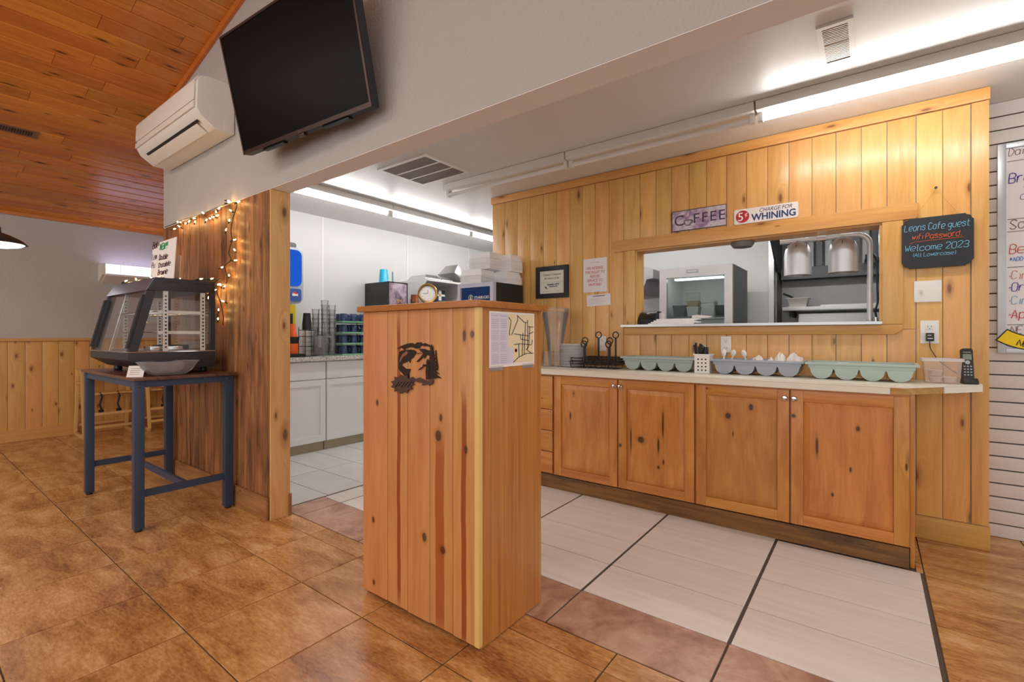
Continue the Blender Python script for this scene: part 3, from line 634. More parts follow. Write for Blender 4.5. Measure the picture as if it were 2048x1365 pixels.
# ------------------------------------------------------------------ bowl and note on the table
bw = thing('plastic_bowl', 'clear ribbed plastic bowl on the navy table edge', 'bowl', (-3.47, 1.075, TZ))
S = Matrix.Translation((-3.47, 1.075, TZ)) @ Matrix.Diagonal((0.52, 1.0, 1, 1))
MB().lathe([(.075, .0), (.105, .012), (.135, .04), (.152, .07), (.166, .084), (.166, .088), (.15, .076), (.132, .045), (.102, .017), (.0, .006)], (0, 0, 0), 40, S).build('bowl', SMOKE, bw, smooth=True)
nt = thing('note_card', 'small white note leaning on the clear plastic bowl', 'card', (-3.455, .90, TZ))
nt.rotation_euler = (-0.7, 0, math.radians(62))
MB().box(-.04, .04, 0, .0015, 0.001, .085).build('card', PAPER, nt, local=True)
m = MB()
for k in range(4): m.box(-.028, .02, -.0006, -.0001, .02+.014*k, .0225+.014*k)
m.build('lettering', flat('ink_grey', 130, 124, 128), nt, local=True)
# ------------------------------------------------------------------ string lights
sl = thing('string_lights', 'warm white fairy lights strung along the rustic boards and the food warmer', 'string lights', (-3.9, 1.44, 1.5))
BULB = emit('fairy_bulb', (1.0, 0.60, 0.20, 1), 60.0); BULBC = plain('bulb_socket', rgb(34, 44, 28), 0.5)
yl = 1.43
def smooth(pts, n=6):
    out = []
    for i in range(len(pts)-1):
        p0, p1, p2, p3 = pts[max(0, i-1)], pts[i], pts[i+1], pts[min(len(pts)-1, i+2)]
        for k in range(n):
            t = k/n; out.append(0.5*((2*p1)+(p2-p0)*t+(2*p0-5*p1+4*p2-p3)*t*t+(3*p1-p0-3*p2+p3)*t*t*t))
    return out+[pts[-1]]
wire = [onY(u, v, yl) for u, v in ((330, 455), (345, 449), (372, 438), (400, 430), (420, 422), (440, 413), (455, 408), (468, 405), (474, 408), (470, 425), (465, 440), (462, 462), (464, 480), (460, 495), (458, 508), (462, 520), (450, 532), (452, 545), (454, 557), (452, 567), (440, 568))]
wire += [Vector((-3.56, 1.40, 1.535)), Vector((-3.54, 1.36, 1.50)), Vector((-3.53, 1.37, 1.44)), Vector((-3.54, 1.40, 1.36)), Vector((-3.53, 1.41, 1.28)), Vector((-3.56, 1.42, 1.22))]
MB().tube(smooth(wire), .0032, 5).build('wire', BULBC, sl)
wire2 = [Vector((-3.56, 1.38, 1.53)), Vector((-3.60, 1.30, 1.522)), Vector((-3.70, 1.22, 1.52)), Vector((-3.80, 1.07, 1.522)), Vector((-4.05, 1.06, 1.522)), Vector((-4.33, 1.05, 1.523))]
MB().tube(smooth(wire2), .003, 5).build('wire', BULBC, sl)
bul = MB().lathe([(.001, -.008), (.004, -.005), (.0045, .001), (.0028, .007), (.0006, .011)], (0, 0, 0), 6).mesh('bulb', BULB, smooth=True)
soc = MB().lathe([(.004, -.03), (.0042, -.012), (.001, -.0115)], (0, 0, 0), 6).mesh('bulb_socket', BULBC)
spots = [(349, 458), (355, 444), (358, 453), (361, 445), (371, 447), (378, 443), (388, 437), (390, 444), (406, 426), (413, 440), (420, 437), (426, 434), (432, 424), (434, 431), (438, 417), (457, 402), (458, 405), (477, 404), (461, 421), (459, 441), (452, 460), (469, 480), (469, 500), (471, 521), (444, 535), (458, 551), (437, 569), (441, 570), (449, 573), (431, 580), (427, 589), (425, 600), (446, 603), (437, 620), (436, 638), (417, 596)]
rs = random.Random(5); bl = []
for u, v in spots: bl.append(onY(u, v, yl-rs.uniform(0, .012)))
bl += [Vector(p) for p in ((-3.60, 1.30, 1.53), (-3.585, 1.36, 1.535), (-3.68, 1.20, 1.53), (-3.79, 1.075, 1.532), (-4.0, 1.05, 1.532), (-4.2, 1.045, 1.534))]
for p in bl:
    o = link('bulb', bul); o.parent = sl; o.location = p-Vector(sl.location); o.rotation_euler = (rs.uniform(-1.2, 1.2), rs.uniform(-1.2, 1.2), 0)
    s_ = link('bulb_socket', soc); s_.parent = o
# ------------------------------------------------------------------ insect light and pendant in the dining corner
fl = thing('insect_light', 'white wedge-shaped insect light trap glowing violet on the dining wall', 'light', (-7.38, 1.93, 1.78))
m = MB()
for y0, y1 in ((1.57, 1.60), (2.32, 2.35)): m.prism([(-7.381, 1.78), (-7.20, 1.865), (-7.20, 2.0), (-7.381, 2.0)], y0, y1, 'XZ')
m.prism([(-7.381, 1.785), (-7.381, 1.775), (-7.195, 1.858), (-7.195, 1.878), (-7.205, 1.878)], 1.60, 2.32, 'XZ')
m.build('housing', ACW, fl)
for xx, zz in ((-7.235, 1.962), (-7.275, 1.972)):
    MB().tube([(xx, 1.605, zz), (xx, 2.315, zz)], .014, 10).build('tube', emit('violet_tube', (0.66, 0.62, 1.0, 1), 7.0), fl, smooth=True)
m = MB()
for k in range(6): m.box(-7.203, -7.2, 1.62+.12*k, 1.623+.12*k, 1.878, 2.0)
m.box(-7.203, -7.2, 1.60, 2.32, 1.996, 2.0); m.build('guard', WPLAS, fl)
part('diffuser', emit('violet_diffuser', (0.86, 0.83, 1.0, 1), 1.5), fl, (-7.2035, -7.2032, 1.602, 2.318, 1.88, 1.995))
pc = (-6.17, 0.615, 1.962)
pl = thing('pendant_lamp', 'dark dome pendant lamp over the dining area', 'lamp', pc)
MB().lathe([(.205, 0.0), (.17, .035), (.10, .075), (.035, .10), (.03, .15), (.026, .15), (.03, .098), (.098, .07), (.166, .031), (.203, -.002)], pc, 32).build('shade', plain('shade_black', rgb(44, 44, 52), 0.35), pl, smooth=True)
MB().lathe([(.001, -.035), (.10, -.03), (.16, -.016), (.19, .002), (.19, .006), (.001, .01)], pc, 28).build('diffuser', emit('pendant_glow', (1, .95, .9, 1), 5.0), pl)
MB().tube([(pc[0], pc[1], pc[2]+.14), (pc[0], pc[1], CZ(pc[0])-.003)], .004, 6).build('cord', BLACK, pl)
# ------------------------------------------------------------------ high chairs
def high_chair(loc, label):
    o = thing('high_chair', label, 'high chair', loc, 0, 'wooden high chairs by the wainscot')
    X0, X1, Y0_, Y1_ = -.20, .20, 0.0, .50
    for y in (Y0_, Y1_-.03):
        s_ = MB()
        def bar(ax, az, bx_, bz_, t=.018):
            d = Vector((bx_-ax, 0, bz_-az)); nrm = Vector((-d.z, 0, d.x)).normalized()*t
            s_.prism([(ax-nrm.x, az-nrm.z), (bx_-nrm.x, bz_-nrm.z), (bx_+nrm.x, bz_+nrm.z), (ax+nrm.x, az+nrm.z)], y, y+.03)
        bar(X0, .018, X1, .018)
        s_.build('runner', HCW, o, 0.004, local=True)
        s_ = MB(); bar(X1-.005, .03, .085, .76); s_.build('front_leg', HCW, o, 0.004, local=True)
        s_ = MB(); bar(X0+.005, .03, -.085, .76); s_.build('rear_leg', HCW, o, 0.004, local=True)
        s_ = MB(); bar(-.10, .61, .11, .61, .014); s_.build('arm_rail', HCW, o, 0.004, local=True)
    def rung(x, z, h=.03, d=.022): MB().box(x-d/2, x+d/2, Y0_+.0305, Y1_-.0305, z-h/2, z+h/2).build('rung', HCW, o, 0.004, local=True)
    rung(.16, .26); rung(.19, .115); rung(-.19, .115); rung(-.13, .45); rung(-.10, .68, .06); rung(-.10, .74, .03); rung(.095, .69, .03)
    MB().box(-.13, .12, Y0_+.031, Y1_-.031, .475, .49).build('seat', HCW, o, 0.003, local=True)
    for yy, zz in ((.17, .47), (.33, .47)):
        MB().tube([(.10, yy, .495), (.135, yy+.01, .45), (.14, yy-.01, .36), (.15, yy+.005, .30)], .011, 6).build('strap', SATBLK, o, local=True)
        MB().box(.128, .158, yy-.022, yy+.022, .275, .305).build('buckle', BLACK, o, 0.004, local=True)
    return o
hc = high_chair((-7.12, 1.34, 0), 'light wooden high chair under the food warmer, fully framed by the table legs')
copy_tree(hc, None, (-7.10, 1.93, 0), 0.0, 'second light wooden high chair, partly hidden by the rustic half wall')
# ------------------------------------------------------------------ pedestal stand
pd = thing('pedestal_stand', 'free-standing pine pedestal with oak side in the middle of the floor', 'pedestal', (-1.47, 1.52, 0))
PX0, PX1, PY0, PY1, PZ = -1.80, -1.134, 1.318, 1.712, 1.252
part('core', OAK, pd, (PX0+.004, PX1-.012, PY0, PY1-.012, 0.012, PZ))
part('side_panel', OAK, pd, (PX1-.0115, PX1, PY0-.001, PY1, 0.004, PZ), bevel=0.001)
part('side_panel', OAK, pd, (PX0-.008, PX0+.0035, PY0-.001, PY1, 0.004, PZ), bevel=0.001)
part('back_panel', OAK, pd, (PX0+.004, PX1-.012, PY1-.0115, PY1, 0.004, PZ))
us = [onY(u, 900, PY0-.019).x for u in (742, 775, 815, 859.5, 905.5, 949.5)]; us[0] = PX0-.012
for i in range(5):
    part('board', PED, pd, (us[i]+.0008, us[i+1]-.0008, PY0-.019, PY0-.0012, 0.022-.006*random.random(), PZ), bevel=0.0035)
part('edge_strip', EDGE, pd, (us[5], us[5]+.022, PY0-.021, PY0-.0012, 0.02, PZ), bevel=0.001)
MB().prism([(PX0-.03, PY0-.04), (PX1+.012, PY0-.04), (PX1+.022, PY0-.03), (PX1+.022, PY1+.02), (PX0-.03, PY1+.02)], PZ+.0005, PZ+.026, 'XY').build('top', OAKCAP, pd, 0.006)
# metal wreath on its front: fish, pines, angler, oak leaves
wy = PY0-.020
wt = thing('metal_wreath', 'dark rusted metal wreath of fish, pine and leaves on the pedestal', 'wall art', (-1.555, wy, 0.92))
A1 = plain('rusted_dark_metal', rgb(52, 34, 28), 0.5, 0.5, var=0.3, scale=40); A2 = plain('brown_steel', rgb(96, 74, 66), 0.4, 0.7, var=0.15, scale=30)
kx = 1755/180.0
def wp(x, y): p = onY(740+x/kx, 660+y/kx, wy); return (p.x, p.z)
def art(name, pts, mat, off=0.0, th=.003): MB().prism([wp(*p) for p in pts], wy-off-th, wy-off).build(name, mat, wt)
art('fish', [(565, 760), (560, 560), (580, 430), (640, 400), (720, 395), (800, 385), (860, 395), (905, 425), (895, 470), (850, 540), (800, 575), (790, 645), (760, 600), (700, 640), (640, 660), (610, 720), (640, 700), (700, 760), (795, 765), (770, 850), (775, 970), (720, 950), (640, 850), (590, 800)], A1)
art('fish_belly', [(590, 640), (600, 560), (650, 470), (730, 415), (755, 440), (740, 480), (660, 530), (615, 610)], plain('copper_flank', rgb(150, 104, 78), .35, .6), .0032, .001)
art('branch', [(530, 375), (620, 315), (740, 270), (830, 258), (890, 285), (930, 245), (1000, 245), (1040, 280), (1080, 258), (1140, 285), (1200, 315), (1215, 345), (1120, 320), (1060, 322), (1030, 300), (980, 325), (985, 350), (920, 370), (850, 345), (800, 335), (700, 365), (690, 400), (620, 345)], A1, .001)
art('branch', [(960, 375), (1060, 370), (1150, 400), (1210, 440), (1230, 500), (1180, 520), (1140, 480), (1100, 510), (1075, 565), (1065, 540), (1080, 490), (1010, 570), (940, 630), (925, 615), (980, 560), (1040, 480), (1060, 455), (905, 468), (905, 455), (1050, 450), (1010, 420)], A1, .002)
pine = [(1215, 285)]
for k in range(9): yy = 330+k*70; ww = 22+k*17; pine += [(1225+ww, yy+40), (1222+ww*.45, yy+42)]
pine += [(1405, 945), (1330, 930), (1250, 960), (1180, 965)]
for k in range(8, -1, -1): yy = 330+k*66; ww = 15+k*8; pine += [(1212-ww*.5, yy+44), (1208-ww, yy+40)]
art('pine_tree', pine, A1, .003)
art('pine_tree', [(1295, 395), (1310, 560), (1335, 720), (1330, 770), (1300, 700), (1285, 420)], A1, .001)
art('angler', [(1145, 570), (1170, 590), (1172, 660), (1190, 720), (1175, 800), (1185, 965), (1115, 970), (1108, 800), (1120, 720), (1075, 710), (1010, 770), (965, 790), (970, 770), (1050, 710), (1060, 670), (1120, 680), (1125, 600)], A1, .004)
lf = []
for k in range(22):
    a = 2*math.pi*k/22; r = 235 if k % 2 == 0 else 175
    lf.append((655+r*1.0*math.cos(a), 1060+r*.82*math.sin(a)))
art('leaf_cluster', lf, A2, .005)
art('leaf_cluster', [(760, 960), (850, 915), (900, 960), (990, 930), (1070, 975), (1150, 985), (1250, 970), (1250, 1040), (1180, 1085), (1140, 1060), (1030, 1090), (1050, 1040), (960, 1020), (880, 1000), (840, 1060), (770, 1050)], A2, .004)
for k in range(5): art('leaf_vein', [(520+60*k, 1110-20*(k % 2)), (590+60*k, 1010), (600+60*k, 1015), (535+60*k, 1115-20*(k % 2))], A1, .0085, .001)
# town map taped to its oak side
mx = PX1+.0008
mp = thing('town_map', 'printed town map taped to the oak side of the pedestal', 'poster', (mx, 1.5, 1.0))
c = [onX(978, 622, mx), onX(1068, 628, mx), onX(1068, 728, mx), onX(978, 738, mx)]
ym0, ym1 = c[0].y, c[1].y; zm0, zm1 = (c[2].z+c[3].z)/2, (c[0].z+c[1].z)/2
part('sheet', flat('map_paper', 240, 232, 226), mp, (mx, mx+.0012, ym0, ym1, zm0, zm1))
mw, mh = ym1-ym0, zm1-zm0
def mr(name, mat, *rs, off=.0013):
    m = MB()
    for a, b, c_, d in rs: m.box(mx+off, mx+off+.0004, ym0+mw*a, ym0+mw*b, zm0+mh*c_, zm0+mh*d)
    m.build(name, mat, mp)
mr('map_field', flat('map_cream', 232, 212, 174), (.39, .97, .06, .965))
mr('legend', flat('legend_lilac', 214, 206, 220), (.03, .385, .05, .965), (.3851, .5, .05, .34), off=.0016)
mr('index_lines', flat('legend_text', 168, 160, 186), *[(a, a+.13, .08+.035*k, .088+.035*k) for k in range(25) for a in (.05, .22) if k % 6 != 5], off=.0021)
roads = [[(.58, .95), (.75, .82), (.83, .82)], [(.83, .87), (.83, .30)], [(.78, .82), (.75, .20)], [(.72, .62), (.70, .18)], [(.88, .75), (.86, .35), (.80, .30)], [(.52, .60), (.74, .575), (.86, .56)], [(.66, .58), (.67, .50), (.86, .47)], [(.52, .40), (.66, .415), (.92, .385), (.95, .48)],
         [(.62, .41), (.63, .17)], [(.50, .07), (.62, .16), (.80, .225), (.97, .22)], [(.80, .30), (.92, .225)], [(.40, .90), (.45, .84), (.41, .60), (.43, .575)], [(.60, .93), (.60, .86), (.46, .58)], [(.83, .74), (.97, .735)], [(.86, .60), (.97, .64)]]
m = MB()
for r_ in roads: m.tube([(mx+.0020, ym0+mw*a, zm0+mh*b) for a, b in r_], .0017, 4)
m.build('roads', INK, mp)
MB().lathe([(.006, 0), (.0078, 0), (.0078, .0006), (.006, .0006), (.006, 0)], (0, 0, 0), 16, Matrix.Translation((mx+.0018, ym0+mw*.56, zm0+mh*.29)) @ Matrix.Rotation(math.pi/2, 4, 'Y')).build('marker_ring', flat('ring_red', 200, 60, 70), mp)
for a in (.02, .72): part('tape', FROST, mp, (mx+.0001, mx+.002, ym0+mw*a, ym0+mw*(a+.26), zm0-.012, zm0+.006))

# ------------------------------------------------------------------ knotty cabinets under the serving counter
YF = 3.036
def door(parent, x0, x1, z0, z1, knob, y=YF):
    d = thing('door', 'x', 'x', ((x0+x1)/2, y, z0)); del d['label'], d['category']
    d.location = Vector(((x0+x1)/2, y, z0))-Vector(parent.location); d.parent = parent
    s = .058
    part('stile', CAB, d, (x0, x0+s, y, y+.02, z0, z1), bevel=0.003); part('stile', CAB, d, (x1-s, x1, y, y+.02, z0, z1), bevel=0.003)
    part('rail', CABX, d, (x0+s, x1-s, y+.0004, y+.0196, z0, z0+s), bevel=0.002); part('rail', CABX, d, (x0+s, x1-s, y+.0004, y+.0196, z1-s, z1), bevel=0.002)
    a0, a1, b0, b1 = x0+s, x1-s, z0+s, z1-s; r = .032
    m = MB(); m.add([(a0, y+.012, b0), (a1, y+.012, b0), (a1, y+.012, b1), (a0, y+.012, b1), (a0+r, y+.002, b0+r), (a1-r, y+.002, b0+r), (a1-r, y+.002, b1-r), (a0+r, y+.002, b1-r), (a0, y+.0195, b0), (a1, y+.0195, b0), (a1, y+.0195, b1), (a0, y+.0195, b1)],
                    [(0, 1, 5, 4), (1, 2, 6, 5), (2, 3, 7, 6), (3, 0, 4, 7), (4, 5, 6, 7), (8, 11, 10, 9), (0, 8, 9, 1), (1, 9, 10, 2), (2, 10, 11, 3), (3, 11, 8, 0)])
    m.build('raised_panel', CAB, d)
    if knob is not None:
        M = Matrix.Translation((knob, y-.0003, z1-.045)) @ Matrix.Rotation(math.pi/2, 4, 'X')
        MB().lathe([(.006, 0), (.006, .012), (.014, .016), (.0155, .022), (.012, .027), (.001, .029)], (0, 0, 0), 16, M).build('knob', CHROME, d, smooth=True)
    return d
ZB, ZT = 0.108, 0.846
def cab(label, x0, x1):
    o = thing('base_cabinet', label, 'cabinet', ((x0+x1)/2, 3.3, 0))
    part('body', CAB, o, (x0, x1, YF+.0215, 3.556, 0.102, 0.856)); return o
cb1 = cab('two-door knotty wood cabinet under the condiment racks and plates', -1.9, -0.871)
door(cb1, -1.894, -1.387, ZB, ZT, -1.405); door(cb1, -1.379, -0.876, ZB, ZT, -1.361)
cb2 = cab('two-door knotty wood cabinet at the slat wall end of the counter', -0.869, 0.154)
door(cb2, -0.864, -0.363, ZB, ZT, -0.382); door(cb2, -0.354, 0.149, ZB, ZT, -0.337)
part('end_stile', CAB, cb2, (0.1545, 0.172, YF+.03, 3.54, 0.0, 0.856), bevel=0.001)
cb3 = cab('stack of knotty wood drawers behind the pedestal', -2.90, -1.902)
zl = [ZB, 0.273, 0.432, 0.592, 0.694+.15]
for i in range(4):
    for a, b in ((-2.89, -2.405), (-2.395, -1.91)): part('drawer', CABX, cb3, (a, b, YF, YF+.02, zl[i]+.003, zl[i+1]-.003), bevel=0.004)
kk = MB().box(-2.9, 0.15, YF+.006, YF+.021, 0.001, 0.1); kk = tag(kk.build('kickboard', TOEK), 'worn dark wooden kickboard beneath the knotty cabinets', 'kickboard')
# ------------------------------------------------------------------ serving counter
ct = thing('serving_counter', 'long cream laminate countertop with a chipped angled corner', 'countertop', (-1.2, 3.28, 0.857))
poly = [(-2.91, 3.005), (0.135, 3.005), (0.46, 3.42), (0.46, 3.55), (-2.91, 3.55)]
LAM = plain('cream_laminate', rgb(234, 226, 211), 0.35, var=0.03); RAW = wood('raw_edge', rgb(206, 158, 92), rgb(180, 126, 64), rgb(110, 70, 36), 'X', 0, 4, 1, .05, 30, .6, 1)
MB().prism(poly, 0.890, 0.897, 'XY').build('laminate_top', LAM, ct, 0.001)
MB().prism([(-2.91, 3.012), (0.13, 3.012), (0.445, 3.415), (0.452, 3.55), (-2.91, 3.55)], 0.8575, 0.8895, 'XY').build('core', RAW, ct)
part('edge_band', LAM, ct, (-2.91, 0.075, 3.003, 3.0115, 0.858, 0.8895))
MB().prism([(0.295, 3.2115), (0.46, 3.42), (0.46, 3.55), (0.4535, 3.55), (0.4465, 3.4152), (0.29, 3.2155)], .858, .8895, 'XY').build('edge_band', LAM, ct)
part('seam', plain('seam_brown', rgb(130, 116, 100), .7), ct, (-2.91, 0.1, 3.04, 3.043, .897, .8974))
part('under_rail', CABX, ct, (-2.9, 0.15, YF+.002, YF+.02, .8465, .8572))

# ------------------------------------------------------------------ white drinks counter on the far left
XW = -4.365
def wcab(label, y0, y1):
    o = thing('white_cabinet', label, 'cabinet', (-4.6, (y0+y1)/2, 0), 0, 'white shaker cabinets under the drinks counter')
    part('body', WHITE, o, (-4.898, XW-.0205, y0+.001, y1-.001, 0.09, 0.893))
    part('drawer', WHITE, o, (XW-.02, XW, y0+.0025, y1-.0025, 0.716, 0.885), bevel=0.002)
    d = part('door', WHITE, o, (XW-.02, XW-.008, y0+.0025, y1-.0025, 0.096, 0.708))
    f = .06
    part('frame', WHITE, d, (XW-.0078, XW, y0+.0025, y0+f, 0.096, .708), (XW-.0078, XW, y1-f, y1-.0025, 0.096, .708), (XW-.0078, XW, y0+f, y1-f, .096, .096+f), (XW-.0078, XW, y0+f, y1-f, .708-f, .708))
    part('toe_board', plain('toe_taupe', rgb(166, 154, 124), .6), o, (XW-.06, XW-.045, y0, y1, 0.001, .0895))
    return o
wcab('white shaker cabinet partly hidden by the pine post', 2.08, 2.69)
wcab('white shaker cabinet under the mug racks beside the pedestal', 2.70, 3.32)
wcab('white shaker cabinet mostly hidden behind the pedestal', 3.33, 4.75)
GRAN = stone_tile('speckled_granite', [(0.38, rgb(90, 84, 80)), (0.46, rgb(190, 184, 176)), (0.6, rgb(226, 222, 216))], 90, .25, 0.02, 220)
gt = MB().box(-4.898, -4.335, 1.9, 4.8, .895, .938).build('granite_counter', GRAN, None, 0.004)
tag(gt, 'speckled pale granite top along the white cabinets', 'countertop')
ZW = .939
# drink dispenser
dp = thing('drink_dispenser', 'grey drink dispenser with glowing blue panel behind the pine post', 'drink dispenser', (-4.62, 2.25, ZW))
def rrect(y0, y1, z0, z1, r, n=5):
    pts = []
    for cy, cz, a in ((y1-r, z0+r, -90), (y1-r, z1-r, 0), (y0+r, z1-r, 90), (y0+r, z0+r, 180)):
        for k in range(n+1): an = math.radians(a+90*k/n); pts.append((cy+r*math.cos(an), cz+r*math.sin(an)))
    return pts
GREYP = plain('dispenser_grey', rgb(176, 182, 192), .35)
MB().prism(rrect(1.98, 2.503, 1.455, 2.0, .07), -4.86, -4.45, 'YZ').build('housing', GREYP, dp, 0.006)
MB().prism(rrect(2.01, 2.482, 1.625, 1.975, .055), -4.4495, -4.443, 'YZ').build('lit_panel', emit('blue_panel', (0.02, 0.13, 0.72, 1), 0.7), dp)
MB().prism(rrect(2.30, 2.475, 1.48, 1.60, .02), -4.4495, -4.438, 'YZ').build('badge', flat('badge_blue', 50, 84, 160), dp)
lg = MB().lathe([(.030, 0), (.030, .003)], (0, 0, 0), 20, Matrix.Translation((-4.4378, 2.41, 1.54)) @ Matrix.Rotation(math.pi/2, 4, 'Y')).build('logo', WPLAS, dp)
MB().prism([(2.384, 1.548), (2.40, 1.556), (2.42, 1.548), (2.436, 1.553), (2.43, 1.565), (2.41, 1.57), (2.39, 1.563)], -4.4345, -4.434, 'YZ').build('logo_red', flat('logo_red', 200, 40, 50), dp)
MB().prism([(2.384, 1.532), (2.40, 1.526), (2.42, 1.532), (2.436, 1.527), (2.43, 1.517), (2.41, 1.511), (2.39, 1.517)], -4.4345, -4.434, 'YZ').build('logo_blue', flat('logo_blue', 30, 70, 160), dp)
MB().prism(rrect(2.2, 2.46, 2.0005, 2.055, .026), -4.80, -4.5, 'YZ').build('lid', plain('lid_grey', rgb(92, 94, 98), .5), dp, 0.006)
part('column', flat('juice_yellow', 238, 206, 20), dp, (-4.86, -4.62, 2.0, 2.515, ZW+.032, 1.4545))
MB().prism(rrect(2.33, 2.50, 1.02, 1.18, .06), -4.6195, -4.616, 'YZ').build('fruit_print', flat('juice_orange', 240, 150, 20), dp)
MB().prism(rrect(2.36, 2.44, 1.10, 1.15, .02), -4.6155, -4.6135, 'YZ').build('leaf_print', flat('juice_leaf', 110, 170, 50), dp)
MB().prism(rrect(2.40, 2.49, .985, 1.05, .015), -4.6155, -4.6135, 'YZ').build('label_print', WPLAS, dp)
part('drip_tray', BLACK, dp, (-4.70, -4.40, 1.98, 2.50, ZW, ZW+.03), bevel=.004)
for yy in (2.10, 2.25, 2.39):
    n_ = MB().tube([(-4.55, yy, 1.4545), (-4.55, yy, 1.36), (-4.50, yy, 1.34), (-4.50, yy, 1.25)], .016, 8).build('nozzle', BLACK, dp)
    part('lever', BLACK, n_, (-4.485, -4.475, yy-.02, yy+.02, 1.22, 1.36), bevel=.003)
ob = thing('juice_jug', 'orange jug with black band beside the drink dispenser', 'jug', (-4.47, 2.405, ZW+.031))
MB().lathe([(.045, 0), (.05, .02), (.05, .10), (.045, .15), (.028, .22), (.024, .29), (.001, .292)], (-4.47, 2.405, ZW+.031), 18).build('bottle', flat('jug_orange', 232, 100, 30), ob, smooth=True)
MB().lathe([(.052, .10), (.062, .165), (.06, .165), (.0515, .105), (.052, .10)], (-4.47, 2.405, ZW+.031), 18).build('band', BLACK, ob)
# lid organiser
lo = thing('lid_organizer', 'black wire organizer of cups and lids on the granite top', 'organizer', (-4.5, 2.575, ZW))
m = MB()
for zz in (ZW+.006, ZW+.10, ZW+.20, 1.20): m.tube([(-4.56, 2.515, zz), (-4.44, 2.515, zz), (-4.44, 2.645, zz), (-4.56, 2.645, zz)], .003, 5, True)
for a in (-4.56, -4.44):
    for b in (2.515, 2.58, 2.645): m.tube([(a, b, ZW+.003), (a, b, 1.20+.03)], .003, 5)
m.build('wire_frame', WIRE, lo)
for k in range(17): MB().lathe([(.04, 0), (.05, .003), (.05, .007), (.03, .010), (.001, .010)], (-4.5, 2.577, ZW+.008+.0145*k), 16).build('lid', WPLAS if k % 3 else plain('lid_tan', rgb(222, 208, 200), .5), lo, smooth=True)
m = MB()
for k in range(4): m.lathe([(.045, 0), (.034, .115), (.034, .118), (.001, .118)], (-4.5, 2.567, 1.205+.016*k), 16)
m.build('cup_sleeve', BLACK, lo, smooth=True)
ORD = ['first', 'second', 'third', 'fourth', 'fifth', 'sixth', 'seventh', 'eighth', 'ninth', 'tenth', 'eleventh', 'twelfth', 'thirteenth', 'fourteenth', 'fifteenth']
# clear tumblers in stacks
tm = MB().lathe([(.0, .003), (.028, .003), (.036, .105), (.039, .107), (.039, .117)], (0, 0, 0), 16).mesh('tumbler', SMOKE, smooth=True)
ns = 0
for sx, sy, n, lb in ((-4.60, 2.72, 9, 'clear plastic tumbler in the back stack beside the pine post side'), (-4.52, 2.775, 11, 'clear plastic tumbler in the tallest stack on the granite top'), (-4.54, 2.87, 10, 'clear plastic tumbler in the stack touching the blue mugs'), (-4.56, 2.66, 5, 'clear plastic tumbler in the short stack by the lid organizer')):
    for k in range(n):
        o = link('tumbler', tm); o.location = (sx, sy, ZW+.0455*k); tag(o, lb.replace('tumbler in', 'tumbler, %s from the base of' % ORD[k]), 'tumbler', lb.replace('clear plastic tumbler in', 'tumblers of'))
pj = thing('plastic_jug', 'clear plastic measuring jug holding black tea bags', 'jug', (-4.42, 2.655, ZW))
MB().lathe([(.05, 0), (.052, .02), (.062, .20), (.065, .205), (.062, .205), (.05, .02), (.0, .006)], (-4.42, 2.655, ZW), 20).build('jug', SMOKE, pj, smooth=True)
MB().tube([(-4.40, 2.715, 1.135), (-4.39, 2.77, 1.135), (-4.385, 2.785, 1.10), (-4.39, 2.775, .995)], .008, 8).build('handle', SMOKE, pj)
m = MB()
for k in range(6): a = k*1.05; m.box(-4.445+.022*math.cos(a), -4.405+.022*math.cos(a), 2.645+.02*math.sin(a), 2.66+.02*math.sin(a), ZW+.01, ZW+.075+.008*(k % 3))
m.build('contents', BLACK, pj)
# mug racks
MUGB = plain('mug_navy', rgb(52, 66, 102), .15, var=.05); TRAYG = plain('rack_green', rgb(112, 166, 128), .5)
mg0 = thing('mug', 'x', 'mug', (0, 0, 0), 0, 'navy mugs in the tray stack')
MB().lathe([(.036, 0), (.040, .004), (.041, .045), (.037, .082), (.034, .086), (.001, .087)], (0, 0, 0), 18).build('cup', MUGB, mg0, smooth=True, local=True)
MB().tube([(.0, .037, .068), (.0, .058, .066), (.0, .068, .045), (.0, .058, .022), (.0, .039, .016)], .0055, 7).build('handle', MUGB, mg0, local=True)
first = True
tiers = ['bottom', 'second', 'third', 'top']
for t in range(4):
    zt = ZW+.115*t
    tr = MB().box(-4.80, -4.42, 2.915, 3.36, zt, zt+.010).box(-4.80, -4.42, 2.912, 2.915, zt, zt+.016).box(-4.42, -4.417, 2.912, 3.36, zt, zt+.016)
    if t: tr.box(-4.79, -4.78, 2.93, 2.94, zt-.105, zt).box(-4.79, -4.78, 3.34, 3.35, zt-.105, zt).box(-4.44, -4.43, 3.35, 3.36, zt-.105, zt)
    tag(tr.build('mug_tray', TRAYG), 'green tray, %s level of the navy mug stack' % tiers[t], 'tray', 'green mug trays')
    for i in range(2):
        for j in range(4):
            lb = 'navy mug on the %s green tray, %s row, %s from the tumblers' % (tiers[t], ('front', 'back')[i], ORD[j])
            loc = (-4.475-.12*i, 2.965+.118*j+.03*i, zt+.0105); rz = math.radians([-50, -25, -62, -38, -56][(j+t+i) % 5])
            if first: mg0.location = loc; mg0.rotation_euler = (0, 0, rz); mg0['label'] = lb; first = False
            else: copy_tree(mg0, None, loc, rz, lb)
